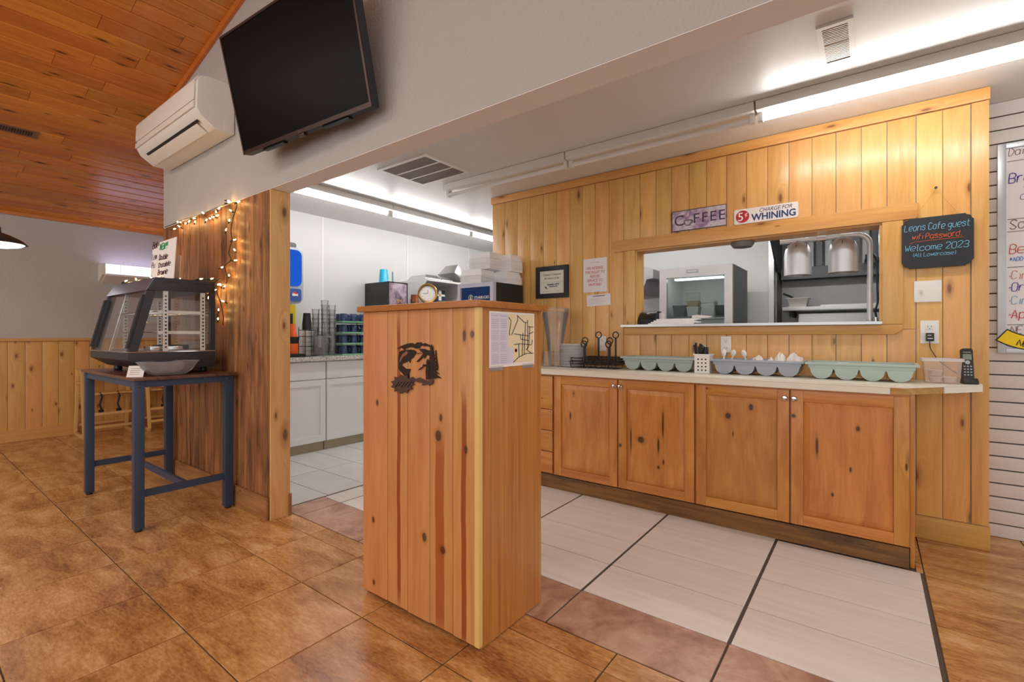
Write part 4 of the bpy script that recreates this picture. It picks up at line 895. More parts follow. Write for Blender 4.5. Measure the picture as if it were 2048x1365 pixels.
# coffee machine, cup on it
cm = thing('coffee_machine', 'tall black coffee dispenser with a pictured front on the granite top', 'coffee machine', (-4.66, 3.68, ZW))
part('housing', SATBLK, cm, (-4.895, -4.46, 3.535, 3.82, ZW, 1.775), bevel=.004)
PICT = stone_tile('coffee_picture', [(0.35, rgb(60, 40, 60)), (0.48, rgb(150, 128, 144)), (0.6, rgb(206, 192, 204)), (.7, rgb(120, 70, 84))], 6, .3, 0, 20)
part('picture_panel', PICT, cm, (-4.459, -4.454, 3.547, 3.808, 1.40, 1.765))
part('door_frame', BLACK, cm, (-4.459, -4.45, 3.535, 3.546, 1.0, 1.775), (-4.459, -4.45, 3.809, 3.82, 1.0, 1.775), (-4.459, -4.45, 3.546, 3.809, 1.766, 1.775))
text_mb(MB(), 'IM', .07, SIDE(-4.4535, 3.70, 1.53)).build('lettering', flat('gold_print', 200, 160, 60), cm)
part('bay', BLACK, cm, (-4.459, -4.44, 3.56, 3.79, ZW+.01, 1.38))
cc = thing('cyan_cup', 'bright cyan plastic tumbler upside down on the black coffee dispenser', 'cup', (-4.60, 3.60, 1.776))
MB().lathe([(.058, 0), (.056, .004), (.044, .15), (.042, .153), (.001, .154)], (-4.62, 3.60, 1.776), 22).build('cup', flat('cyan', 30, 170, 214, r=.35), cc, smooth=True)
MB().box(-4.545, -4.525, 3.66, 3.668, 1.776, 1.905, ).build('scoop', BRUSH, cc, .002)
# white microwave stand with foil boxes
st = thing('white_stand', 'white open-sided stand holding foil covered pans on its top', 'stand', (-4.67, 4.45, ZW))
part('top_panel', WHITE, st, (-4.895, -4.40, 4.10, 4.80, 1.83, 1.855), bevel=.004)
MB().prism([(-4.895, ZW), (-4.46, ZW), (-4.46, 1.62), (-4.50, 1.76), (-4.42, 1.829), (-4.895, 1.829)], 4.10, 4.12).build('side_panel', WHITE, st)
MB().prism([(-4.895, ZW), (-4.46, ZW), (-4.46, 1.62), (-4.50, 1.76), (-4.42, 1.829), (-4.895, 1.829)], 4.77, 4.79).build('side_panel', WHITE, st)
part('middle_shelf', WHITE, st, (-4.895, -4.45, 4.1205, 4.7695, 1.40, 1.42))
def lidbox(label, x, y, z, w, d, h, mat, name='chafing_lid', rz=0.0, tilt=0.0):
    o = thing(name, label, 'pan', (x, y, z), rz)
    m = MB(); a, b = w/2, d/2; i = .035
    m.add([(-a, -b, 0), (a, -b, 0), (a, b, 0), (-a, b, 0), (-a, -b, .012), (a, -b, .012), (a, b, .012), (-a, b, .012), (-a+i, -b+i, h), (a-i, -b+i, h), (a-i, b-i, h), (-a+i, b-i, h)],
          [(3, 2, 1, 0), (0, 1, 5, 4), (1, 2, 6, 5), (2, 3, 7, 6), (3, 0, 4, 7), (4, 5, 9, 8), (5, 6, 10, 9), (6, 7, 11, 10), (7, 4, 8, 11), (8, 9, 10, 11)])
    m.build('lid', mat, o, .006, local=True)
    MB().box(-a-.008, a+.008, -b-.008, b+.008, -.006, -.0005).build('rim', mat, o, local=True)
    o.rotation_euler = (tilt, 0, rz); return o
lidbox('polished foil pan on the clock end of the white stand', -4.64, 4.26, 1.862, .34, .26, .06, CHROME)
lidbox('polished foil pan in the middle of the white stand', -4.60, 4.52, 1.862, .26, .22, .055, BRUSH)
o = lidbox('tall tilted metal roaster lid next to the foam boxes', -4.57, 4.70, 1.90, .30, .24, .16, BRUSH, 'roaster_lid', 0.0, math.radians(-28)); o.location.z = 1.925
# clock, picture box, grinder
ck = thing('brass_clock', 'round brass rimmed clock showing above the pedestal top', 'clock', (-4.36, 4.06, 1.545))
dirn = Vector((0.80, -0.60, 0)); ang = math.atan2(dirn.y, dirn.x)
Mc = Matrix.Translation((-4.36, 4.06, 1.665)) @ Matrix.Rotation(ang, 4, 'Z') @ Matrix.Rotation(math.pi/2, 4, 'Y')
MB().lathe([(.092, .0), (.118, .004), (.122, .016), (.112, .028), (.094, .022), (.092, 0)], (0, 0, 0), 32, Mc).build('rim', plain('brass', rgb(190, 150, 90), .3, .9), ck, smooth=True)
MB().lathe([(.001, .006), (.0915, .006), (.0915, .009), (.001, .009)], (0, 0, 0), 32, Mc).build('dial', WPLAS, ck)
m = MB(); m.box(-.0025, .0025, -.06, .0, .0095, .011, Mc).box(-.04, .0, -.0025, .0025, .0095, .011, Mc)
for k in range(12): a = k*math.pi/6; m.box(.075*math.cos(a)-.003, .075*math.cos(a)+.003, .075*math.sin(a)-.003, .075*math.sin(a)+.003, .0095, .0105, Mc)
m.build('hands', INK, ck)
part('plinth', WPLAS, ck, (-4.42, -4.30, 4.02, 4.10, ZW, 1.545))
gb = thing('grinder_box', 'dark appliance with patterned box on it inside the white stand', 'appliance', (-4.62, 4.45, 1.421))
part('appliance', BLACK, gb, (-4.80, -4.48, 4.30, 4.62, 1.421, 1.60), bevel=.006)
part('glass_front', plain('dark_glass', rgb(70, 74, 84), .15), gb, (-4.479, -4.475, 4.37, 4.60, 1.45, 1.59))
part('patterned_box', flat('box_navy', 30, 36, 62), gb, (-4.62, -4.50, 4.32, 4.50, 1.601, 1.74))
part('box_print', WPLAS, gb, (-4.499, -4.497, 4.38, 4.43, 1.605, 1.735), (-4.499, -4.497, 4.325, 4.495, 1.66, 1.685))
part('box_emblem', flat('emblem_gold', 200, 160, 90), gb, (-4.4965, -4.495, 4.392, 4.418, 1.655, 1.70))
cn = thing('copper_canister', 'copper coloured coffee canister beside the brass clock', 'canister', (-4.40, 3.885, ZW))
MB().lathe([(.05, 0), (.052, .01), (.052, .64), (.046, .66), (.046, .70), (.001, .70)], (-4.41, 3.895, ZW), 18).build('canister', plain('copper_brown', rgb(150, 84, 48), .2, .6), cn, smooth=True)
MB().tube([(-4.37, 3.86, 1.54), (-4.36, 3.82, 1.55), (-4.36, 3.80, 1.50), (-4.37, 3.82, 1.45)], .006, 6).build('handle', BLACK, cn)

for k, (yy, c_) in enumerate(((3.40, (238, 150, 170)), (3.44, (236, 232, 230)))):
    o = thing('sweetener_box', ('pink', 'white')[k]+' sweetener packets in a clear holder beside the mug trays', 'packets', (-4.42, yy, ZW))
    part('holder', PLAST, o, (-4.47, -4.38, yy-.018, yy+.018, ZW, ZW+.06))
    for q in range(5): MB().box(-4.462+.016*q, -4.46+.016*q+.008, yy-.014, yy+.014, ZW+.004, ZW+.095+.004*(q % 2)).build('packet', flat('packet_%d' % k, *c_), o)
# ------------------------------------------------------------------ things on the serving counter
ZC = .898
# small drinks fridge
sf = thing('drinks_fridge', 'small black drinks fridge with lit branded door behind the pedestal', 'fridge', (-2.72, 3.3, ZC))
FX0, FX1, FY0, FY1, FZ = -2.945, -2.535, 3.10, 3.53, 1.602
part('cabinet', SATBLK, sf, (FX0, FX1, FY0+.041, FY1, ZC, FZ), bevel=.005)
dr = MB(); b = .035
dr.box(FX0, FX1, FY0, FY0+.04, ZC+.02, ZC+.06).box(FX0, FX1, FY0, FY0+.04, FZ-b, FZ).box(FX0, FX0+b, FY0, FY0+.04, ZC+.06, FZ-b).box(FX1-b, FX1, FY0, FY0+.04, ZC+.06, FZ-b)
dr = dr.build('door', plain('door_silver', rgb(206, 204, 220), .3, .2), sf)
part('door_glass', emit('lit_navy_glass', (0.016, 0.030, 0.085, 1), 0.8), dr, (FX0+b, FX1-b, FY0+.018, FY0+.03, ZC+.06, FZ-b))
zz = FZ-.125
MB().lathe([(.03, 0), (.03, .002)], (0, 0, 0), 24, Matrix.Translation((-2.80, FY0+.0175, zz)) @ Matrix.Rotation(math.pi/2, 4, 'X')).build('emblem', flat('emblem_green', 40, 140, 110), dr)
MB().lathe([(.022, 0), (.026, 0), (.026, .001), (.022, .001), (.022, 0)], (0, 0, 0), 24, Matrix.Translation((-2.80, FY0+.0153, zz)) @ Matrix.Rotation(math.pi/2, 4, 'X')).build('emblem_ring', WPLAS, dr)
MB().prism([(-2.812, zz-.016), (-2.804, zz+.004), (-2.808, zz+.014), (-2.80, zz+.018), (-2.792, zz+.014), (-2.796, zz+.004), (-2.788, zz-.016)], FY0+.0143, FY0+.0153).build('emblem_figure', WPLAS, dr)
text_mb(MB(), 'STARBUCKS', .033, FRONT(-2.76, FY0+.0172, zz-.011), 'LEFT', xs=.92, bold=.0004).build('lettering', WPLAS, dr)
# foam boxes: nested clamshells, each its own thing
fm = MB(); a, b_, i = .118, .115, .022
FOAM = plain('white_foam', rgb(248, 245, 244), .7, var=.01)
fm.add([(-a, -b_, 0), (a, -b_, 0), (a, b_, 0), (-a, b_, 0), (-a, -b_, .006), (a, -b_, .006), (a, b_, .006), (-a, b_, .006), (-a+i, -b_+i, .055), (a-i, -b_+i, .055), (a-i, b_-i, .055), (-a+i, b_-i, .055), (-a+.007, -b_+.007, .0062), (a-.007, -b_+.007, .0062), (a-.007, b_-.007, .0062), (-a+.007, b_-.007, .0062)],
       [(3, 2, 1, 0), (0, 1, 5, 4), (1, 2, 6, 5), (2, 3, 7, 6), (3, 0, 4, 7), (4, 5, 13, 12), (5, 6, 14, 13), (6, 7, 15, 14), (7, 4, 12, 15), (12, 13, 9, 8), (13, 14, 10, 9), (14, 15, 11, 10), (15, 12, 8, 11), (8, 9, 10, 11)])
fmm = fm.mesh('foam_box', FOAM)
def foam(x, y, z0, n, lb, rz=0, dz=.0135, sc=1.0):
    for k in range(n):
        o = link('foam_box', fmm); o.location = (x+random.uniform(-.003, .003), y+random.uniform(-.003, .003), z0+dz*k); o.rotation_euler = (0, 0, rz+random.uniform(-.01, .01)); o.scale = (sc, sc, 1)
        tag(o, lb.replace('box in', 'box, %s from the bottom of' % ORD[k]), 'foam box', lb.replace('white foam food box in', 'foam boxes of'))
foam(-2.80, 3.22, FZ+.001, 6, 'white foam food box in the low stack by the roaster lid', 0.05)
foam(-2.63, 3.40, FZ+.001, 5, 'white foam food box in the low wall-side stack', -.04, .0135, .9)
foam(-2.745, 3.27, FZ+.126, 8, 'white foam food box in the tall top stack', .06)
foam(-2.61, 3.42, FZ+.112, 8, 'white foam food box in the top stack by the certificate', -.02, .0135, .75)
# clear pitchers and glasses
pm = MB().lathe([(.0, .006), (.055, .004), (.058, .012), (.062, .12), (.068, .20), (.092, .34), (.104, .40), (.107, .41), (.107, .44)], (0, 0, 0), 26).mesh('plastic_pitcher', PLAST, smooth=True)
for k, (dx, dy, dz) in enumerate(((0, 0, 0), (.003, .002, .034))):
    o = link('plastic_pitcher', pm); o.location = (-2.085+dx, 3.36+dy, ZC+dz); tag(o, 'clear plastic pitcher, %s of the nested pile beside the plates' % ('lower', 'upper')[k], 'pitcher', 'nested clear pitchers')
gm = MB().lathe([(0, .005), (.03, .003), (.034, .12), (.036, .125)], (0, 0, 0), 18).mesh('water_glass', PLAST, smooth=True)
for dx, dy, lb in ((-.03, -.115, 'clear glass nearest the pedestal before the nested pitchers'), (.055, -.10, 'clear glass nearest the plates before the nested pitchers')):
    o = link('water_glass', gm); o.location = (-2.06+dx, 3.36+dy, ZC); tag(o, lb, 'glass', 'glasses before the pitchers')
# plates
plm = MB().lathe([(.055, 0), (.062, .0), (.085, .006), (.110, .014), (.111, .0165), (.085, .010), (.06, .004), (0, .004)], (0, 0, 0), 28).mesh('plate', plain('plate_white', rgb(246, 244, 244), .2, var=.01), smooth=True)
for k in range(15):
    o = link('plate', plm); o.location = (-1.915, 3.35, ZC+.0118*k); tag(o, 'white side plate, %s from the bottom of the stack beside the racks' % ORD[k], 'plate', 'stacked white plates')
# condiment racks
def rack(loc, label, rz=0.0, hpost=.16):
    o = thing('condiment_rack', label, 'rack', loc, rz, 'black wire condiment racks on the counter')
    m = MB()
    for zz, g in ((.004, 0.0), (.03, .006), (.05, .010)):
        m.tube([(-.085-g, -.05-g, zz), (.085+g, -.05-g, zz), (.085+g, .05+g, zz), (-.085-g, .05+g, zz)], .003, 6, True)
    for x in (-.085, 0, .085):
        for y in (-.05, .05): m.tube([(x, y, .004), (x*1.08, y*1.16, .05)], .0028, 5)
    for x in (-.05, 0, .05): m.tube([(x, -.05, .004), (x, .05, .004)], .0028, 5)
    m.build('basket', WIRE, o, local=True)
    MB().box(-.007, .007, -.002, .002, .004, hpost).build('post', WIRE, o, .001, local=True)
    ring = [(.024*math.cos(t*math.pi/10), 0, hpost+.024+.024*math.sin(t*math.pi/10)) for t in range(20)]
    MB().tube(ring, .0042, 6, True).build('ring_handle', WIRE, o, local=True)
    return o
r0 = rack((-1.785, 3.30, ZC), 'black wire rack with ring handle, bottom of the pile next to the plates', .03)
copy_tree(r0, None, (-1.778, 3.305, ZC+.026), .06, 'black wire rack with ring handle, upper of the pile next to the plates')
copy_tree(r0, None, (-1.585, 3.315, ZC), -.02, 'black wire rack with ring handle, bottom of the pile beside the sage tray')
copy_tree(r0, None, (-1.575, 3.318, ZC+.026), -.06, 'black wire rack with ring handle, top of the pile beside the sage tray')
r1 = rack((-1.745, 3.47, ZC+.03), 'black wire rack raised behind the plate-side pile', .1, .20)
copy_tree(r1, None, (-1.60, 3.475, ZC+.03), .0, 'black wire rack with tall ring handle standing before the wall outlet')
# four-well cutlery trays
def well_tray(name, label, x0, x1, y0, y1, mat, contents=None, h=.095, rz=0.0):
    cx = (x0+x1)/2; o = thing(name, label, 'cutlery tray', (cx, (y0+y1)/2, ZC), rz)
    hw_, hd = (x1-x0)/2-.016, (y1-y0)/2-.012
    w = 2*hw_/4; pts = []
    for k in range(4):
        c = -hw_+w*(k+.5); r = w*.46
        for j in range(9):
            a = math.pi+math.pi*j/8; pts.append((c+r*math.cos(a)*(1.0), .052+.052*math.sin(a)))
        if k < 3: pts.append((c+w*.5, .060))
    body = [(-hw_, .066)]+pts+[(hw_, .066)]
    m = MB(); n = len(body)
    def ring(y, sx): return [(px*sx, y, pz) for px, pz in body]
    vs = ring(-hd+.012, .98)+ring(hd-.012, .98); fs = [tuple(range(n)), tuple(range(2*n-1, n-1, -1))]+[(i, i+n, (i+1) % n+n, (i+1) % n) for i in range(n)]
    m.add(vs, fs); m.build('wells', mat, o, smooth=True, local=True)
    t = .005
    m = MB(); z0, z1 = .0662, h
    m.box(-hw_, hw_, -hd, -hd+t, z0, z1).box(-hw_, hw_, hd-t, hd, z0, z1).box(-hw_, -hw_+t, -hd+t, hd-t, z0, z1).box(hw_-t, hw_, -hd+t, hd-t, z0, z1)
    for k in range(1, 4): m.box(-hw_+w*k-.003, -hw_+w*k+.003, -hd+t, hd-t, z0, z1-.012)
    m.build('walls', mat, o, local=True)
    e = .016; m = MB()
    m.box(-hw_-e, hw_+e, -hd-e, -hd-.0003, h-.012, h+.002).box(-hw_-e, hw_+e, hd+.0003, hd+e, h-.012, h+.002).box(-hw_-e, -hw_-.0003, -hd-.0003, hd+.0003, h-.012, h+.002).box(hw_+.0003, hw_+e, -hd-.0003, hd+.0003, h-.012, h+.002)
    m.build('rim', mat, o, .003, local=True)
    return o
SAGE = plain('sage_plastic', rgb(166, 180, 175), .4, var=.03); GREYB = plain('blue_grey_plastic', rgb(164, 172, 184), .4, var=.03); MINT = plain('mint_plastic', rgb(176, 194, 184), .4, var=.03)
well_tray('cutlery_tray', 'empty sage green four-well tray beside the black racks', -1.478, -.945, 3.29, 3.525, SAGE)
well_tray('cutlery_tray', 'blue-grey four-well tray filled with white cutlery and napkins', -.842, -.315, 3.27, 3.51, GREYB)
well_tray('cutlery_tray', 'mint green four-well tray at the slat wall end of the counter', -.306, .205, 3.24, 3.50, MINT, rz=-.02)
zt_ = ZC+.067
def spoon(x, y, lean, lb):
    o = thing('plastic_spoon', lb, 'spoon', (x, y, zt_)); o.rotation_euler = (lean, random.uniform(-.3, .3), 0)
    m = MB(); m.box(-.004, .004, -.002, .002, 0, .055); m.build('stem', WPLAS, o, local=True)
    MB().lathe([(.001, -.024), (.012, -.018), (.016, 0), (.012, .018), (.001, .024)], (0, 0, 0), 12, Matrix.Translation((0, 0, .07)) @ Matrix.Diagonal((1, .35, 1, 1))).build('bowl', WPLAS, o, smooth=True, local=True)
spoon(-.775, 3.36, -.1, 'white plastic spoon first from the perforated basket in the blue-grey tray'); spoon(-.735, 3.37, .1, 'white plastic spoon second from the perforated basket in the blue-grey tray'); spoon(-.635, 3.35, .05, 'single white plastic spoon in the second well of the blue-grey tray')
def crumple(name, label, x, y, w, d, h, seed, mat=WPLAS):
    rd = random.Random(seed); m = MB(); n = 10
    prof = [(.001, h), (.45, h*.86), (.8, h*.6), (1.0, h*.25), (.9, 0), (.001, 0)]
    vs, fs = [], []
    for r, z in prof:
        for i in range(n):
            a = 2*math.pi*i/n; q = 1 if r < .01 else rd.uniform(.78, 1.15); vs.append((x+w*r*q*math.cos(a), y+d*r*q*math.sin(a), zt_+z*(1 if r > .95 or z == 0 else rd.uniform(.8, 1.2))))
    for j in range(len(prof)-1):
        for i in range(n): k = (i+1) % n; fs.append((j*n+i, j*n+k, (j+1)*n+k, (j+1)*n+i))
    tag(m.add(vs, fs).build(name, mat), label, 'napkin', 'napkins in the blue-grey tray')
crumple('napkin_roll', 'white napkin bundle in the second well of the blue-grey tray', -.57, 3.36, .04, .05, .055, 1)
crumple('napkin_roll', 'small white cup-like napkin in the third well of the blue-grey tray', -.50, 3.36, .022, .03, .045, 2)
crumple('napkin_roll', 'tall white napkin bundle in the third well of the blue-grey tray', -.45, 3.37, .032, .05, .075, 3)
crumple('napkin_roll', 'wide pile of white napkins in the last well of the blue-grey tray', -.375, 3.38, .055, .08, .07, 4, PAPER)
for k, (x_, w_) in enumerate(((-.13, .05), (.03, .012))):
    tag(MB().box(x_-w_/2, x_+w_/2, 3.33, 3.36, zt_, zt_+.028).build('sauce_packet', PAPER if k == 0 else flat('packet_yellow', 226, 190, 70), None, .002), ['white packets lying in the mint tray', 'yellow packet lying in the mint tray'][k], 'packet')
# perforated basket with cutlery
bk = thing('cutlery_basket', 'white perforated basket of black handled cutlery', 'basket', (-.895, 3.33, ZC))
m = MB(); x0, x1, y0, y1, zt2 = -.945, -.850, 3.285, 3.375, ZC+.125; t_ = .003
m.box(x0, x1, y0, y0+t_, ZC, zt2).box(x0, x1, y1-t_, y1, ZC, zt2).box(x0, x0+t_, y0+t_, y1-t_, ZC, zt2).box(x1-t_, x1, y0+t_, y1-t_, ZC, zt2).box(x0+t_, x1-t_, y0+t_, y1-t_, ZC, ZC+.004)
m.build('basket', WPLAS, bk)
part('rim', WPLAS, bk, (x0-.006, x1+.006, y0-.006, y0-.0003, zt2-.006, zt2+.002), (x0-.006, x1+.006, y1+.0003, y1+.006, zt2-.006, zt2+.002), (x0-.006, x0-.0003, y0, y1, zt2-.006, zt2+.002), (x1+.0003, x1+.006, y0, y1, zt2-.006, zt2+.002))
m = MB()
for i in range(3):
    for k in range(4): m.lathe([(.0055, 0), (.0055, .0006)], (0, 0, 0), 8, Matrix.Translation((x0+.024+.024*i, y0-.0002, ZC+.02+.024*k)) @ Matrix.Rotation(math.pi/2, 4, 'X'))
m.build('perforations', BLACK, bk)
rk = random.Random(9)
for k in range(13):
    cx_, cy_ = rk.uniform(x0+.014, x1-.014), rk.uniform(y0+.014, y1-.014); tx, ty = rk.uniform(-.025, .025), rk.uniform(-.02, .02)
    o = thing('knife' if k % 3 else 'fork', 'bright steel spoon end standing up in the perforated basket' if k in (1, 4, 7) else 'black handled steel cutlery standing in the perforated basket', 'cutlery', (cx_, cy_, ZC+.005), 0, 'cutlery in the perforated basket')
    top = rk.uniform(.165, .20)
    if k in (1, 4, 7): MB().tube([(0, 0, 0), (tx, ty, .15)], .004, 6).build('blade', CHROME, o, local=True); MB().lathe([(.001, 0), (.010, .008), (.012, .02), (.008, .035), (.001, .037)], (tx, ty, .147), 8, None).build('handle', CHROME, o, local=True)
    else:
        MB().tube([(0, 0, 0), (tx*.7, ty*.7, .10)], .003, 6).build('blade', CHROME, o, local=True)
        MB().tube([(tx*.7, ty*.7, .1001), (tx*.9, ty*.9, .14), (tx*1.2, ty*1.2, top)], [.006, .0085, .0075], 7).build('handle', BLACK, o, local=True)
# lidded tub with ramekins
tx0, tx1, ty0, ty1 = .222, .372, 3.32, 3.46
tu = thing('plastic_tub', 'frosted plastic tub with rim beside the cordless phone', 'tub', ((tx0+tx1)/2, (ty0+ty1)/2, ZC))
m = MB(); i = .008; H_ = .128
m.add([(tx0+i, ty0+i, ZC), (tx1-i, ty0+i, ZC), (tx1-i, ty1-i, ZC), (tx0+i, ty1-i, ZC), (tx0, ty0, ZC+H_), (tx1, ty0, ZC+H_), (tx1, ty1, ZC+H_), (tx0, ty1, ZC+H_)], [(3, 2, 1, 0), (0, 1, 5, 4), (1, 2, 6, 5), (2, 3, 7, 6), (3, 0, 4, 7)])
m.build('tub', FROST, tu)
part('rim', MILK, tu, (tx0-.008, tx1+.008, ty0-.008, ty0, ZC+H_-.012, ZC+H_+.002), (tx0-.008, tx1+.008, ty1, ty1+.008, ZC+H_-.012, ZC+H_+.002), (tx0-.008, tx0, ty0, ty1, ZC+H_-.012, ZC+H_+.002), (tx1, tx1+.008, ty0, ty1, ZC+H_-.012, ZC+H_+.002))
rm = MB().lathe([(.022, .002), (.028, .026), (.0305, .027), (.0305, .032), (.001, .033)], (0, 0, 0), 16).mesh('ramekin', plain('ramekin_peach', rgb(226, 196, 180), .4), smooth=True)
for (dx, dy, dz, lb) in ((.05, .05, 0, 'small lidded sauce cup under another in the frosted tub'), (.05, .05, .034, 'small lidded sauce cup on top of another in the frosted tub'), (.105, .06, 0, 'small lidded sauce cup lying toward the phone in the frosted tub')):
    o = link('sauce_cup', rm); o.location = (tx0+dx, ty0+dy, ZC+.002+dz); tag(o, lb, 'sauce cup')
# phone
ph = thing('cordless_phone', 'black cordless phone standing in its charging cradle', 'phone', (.405, 3.42, ZC)); ph.rotation_euler = (0, 0, math.radians(8))
MB().prism([(-.05, 0), (.035, 0), (.035, .022), (-.03, .03), (-.05, .012)], -.028, .03, 'YZ').build('cradle', BLACK, ph, .004, local=True)
hs_ = MB(); T = Matrix.Translation((0, -.005, .02)) @ Matrix.Rotation(-.16, 4, 'X')
hs_.prism(rrect(-.024, .024, 0, .165, .012), 0, .02, 'XZ', T); hs_.build('handset', BLACK, ph, .002, local=True)
MB().box(-.017, .017, -.0012, -.0003, .105, .135, T).build('screen', flat('lcd', 128, 138, 120), ph, local=True)
m = MB()
for i_ in range(3):
    for k in range(4): m.box(-.016+.0125*i_, -.009+.0125*i_, -.0022, -.0004, .022+.015*k, .028+.015*k, T)
m.build('keypad', plain('key_grey', rgb(178, 178, 180), .5), ph, local=True)
MB().lathe([(.007, 0), (.0095, 0), (.0095, .001), (.007, .001), (.007, 0)], (0, 0, 0), 14, T @ Matrix.Translation((0, -.0006, .091)) @ Matrix.Rotation(math.pi/2, 4, 'X')).build('navigation_ring', BRUSH, ph, local=True)
text_mb(MB(), 'Panasonic', .0075, T @ FRONT(0, -.0008, .143)).build('logo', WPLAS, ph, local=True)

# ------------------------------------------------------------------ things on the pine wall
Yw = YB-.001
def plate(name, label, x0, x1, z0, z1, y=Yw, cat='outlet'):
    o = thing(name, label, cat, ((x0+x1)/2, y, z0)); part('plate', WPLAS, o, (x0, x1, y-.006, y, z0, z1), bevel=.002); return o
def sockets(o, cx, zs, y=Yw):
    for z in zs:
        part('receptacle', WPLAS, o, (cx-.017, cx+.017, y-.008, y-.0062, z-.015, z+.015), bevel=.0007)
        m = MB().box(cx-.008, cx-.006, y-.0088, y-.0081, z-.002, z+.007).box(cx+.006, cx+.008, y-.0088, y-.0081, z-.002, z+.007).box(cx-.002, cx+.002, y-.0088, y-.0081, z-.010, z-.006); m.build('slots', INK, o)
o = plate('wall_outlet', 'white double outlet behind the black wire racks', -1.79, -1.722, 1.025, 1.143); sockets(o, -1.756, (1.06, 1.11))
o = plate('wall_outlet', 'white double outlet above the cutlery basket and blue-grey tray', -.842, -.774, 1.03, 1.142); sockets(o, -.808, (1.062, 1.11))
o = plate('wall_outlet', 'white outlet with black charger plugged in above the tub', .223, .303, 1.104, 1.233); sockets(o, .263, (1.197,))
ch = thing('phone_charger', 'black plug-in charger in the outlet above the frosted tub', 'charger', (.263, Yw-.02, 1.115))
part('block', BLACK, ch, (.246, .280, Yw-.042, Yw-.0065, 1.117, 1.163), bevel=.003)
MB().box(.252, .274, Yw-.0428, Yw-.0422, 1.130, 1.134).box(.252, .268, Yw-.0428, Yw-.0422, 1.149, 1.1515).build('print', WPLAS, ch)
MB().tube(smooth([Vector((.263, Yw-.02, 1.116)), Vector((.265, Yw-.02, 1.08)), Vector((.278, Yw-.022, 1.05)), Vector((.30, Yw-.03, 1.01)), Vector((.34, Yw-.04, .97)), Vector((.385, Yw-.06, .93))]), .0022, 6).build('cord', BLACK, ch)
o = plate('light_switch', 'white two-gang switch plate under the chalkboard', .196, .314, 1.338, 1.458, cat='switch')
part('toggle', flat('toggle_cream', 220, 214, 204), o, (.222, .232, Yw-.016, Yw-.0062, 1.388, 1.41), bevel=.002)
# framed certificate
fr = thing('framed_certificate', 'black framed certificate on the pine wall above the pitchers', 'picture frame', (-2.235, Yw, 1.477))
fx0, fx1, fz0, fz1, bb = -2.40, -2.07, 1.477, 1.757, .04
m = MB(); m.box(fx0, fx1, Yw-.022, Yw, fz0, fz0+bb).box(fx0, fx1, Yw-.022, Yw, fz1-bb, fz1).box(fx0, fx0+bb, Yw-.022, Yw, fz0+bb, fz1-bb).box(fx1-bb, fx1, Yw-.022, Yw, fz0+bb, fz1-bb); m.build('frame', BLACK, fr)
part('certificate', flat('certificate_paper', 226, 224, 210), fr, (fx0+bb, fx1-bb, Yw-.012, Yw-.008, fz0+bb, fz1-bb))
m = MB(); text_mb(m, "Danny's Outpost", .027, FRONT(-2.235, Yw-.0128, 1.675)); text_mb(m, "& Leon's Cafe", .027, FRONT(-2.235, Yw-.0128, 1.643)); m.build('lettering', flat('ink_soft', 92, 92, 92), fr)
m = MB(); text_mb(m, "IDAHO CITY", .022, FRONT(-2.22, Yw-.0128, 1.588), bold=.0008); m.box(-2.265, -2.18, Yw-.0130, Yw-.0124, 1.575, 1.581); m.build('lettering', NAVYINK, fr)
m = MB(); m.box(-2.34, -2.13, Yw-.0127, Yw-.0122, 1.618, 1.6195).box(-2.33, -2.27, Yw-.0127, Yw-.0122, 1.535, 1.538).box(-2.19, -2.15, Yw-.0127, Yw-.0122, 1.535, 1.538); m.build('rules', flat('rule_grey', 160, 160, 158), fr)
MB().prism([(-2.31, 1.585), (-2.295, 1.577), (-2.28, 1.562), (-2.285, 1.56), (-2.305, 1.568)], Yw-.013, Yw-.0123).build('emblem', NAVYINK, fr)
# notices
nt = thing('notice_sheet', 'white paper notice in red capitals beside the hatch', 'notice', (-1.823, Yw, 1.508))
part('sheet', PAPER, nt, (-1.93, -1.715, Yw-.002, Yw-.0005, 1.508, 1.787))
m = MB()
for k, s in enumerate(('WE RESERVE', 'THE RIGHT TO', 'REFUSE', 'SERVICE TO', 'ANYONE!')): text_mb(m, s, .033, FRONT(-1.823, Yw-.0027, 1.695-.034*k), xs=.82)
m.build('lettering', REDINK, nt)
MB().box(-1.87, -1.78, Yw-.0026, Yw-.0021, 1.752, 1.756).build('rule', flat('faint_blue', 176, 180, 206), nt)
n2 = thing('permit_slip', 'small printed slip pinned below the red notice', 'notice', (-1.788, Yw, 1.393)); n2.rotation_euler = (0, math.radians(-2), 0)
MB().box(-.108, .108, -.002, -.0005, 0, .094).build('sheet', PAPER, n2, local=True)
MB().box(-.05, .06, -.0026, -.0021, .078, .084).build('header_bar', NAVYINK, n2, local=True)
m = MB()
for k in range(5): m.box(-.09, .02+.015*(k % 3), -.0026, -.0021, .016+.011*k, .0175+.011*k)
m.build('print', flat('print_grey', 170, 168, 172), n2, local=True)
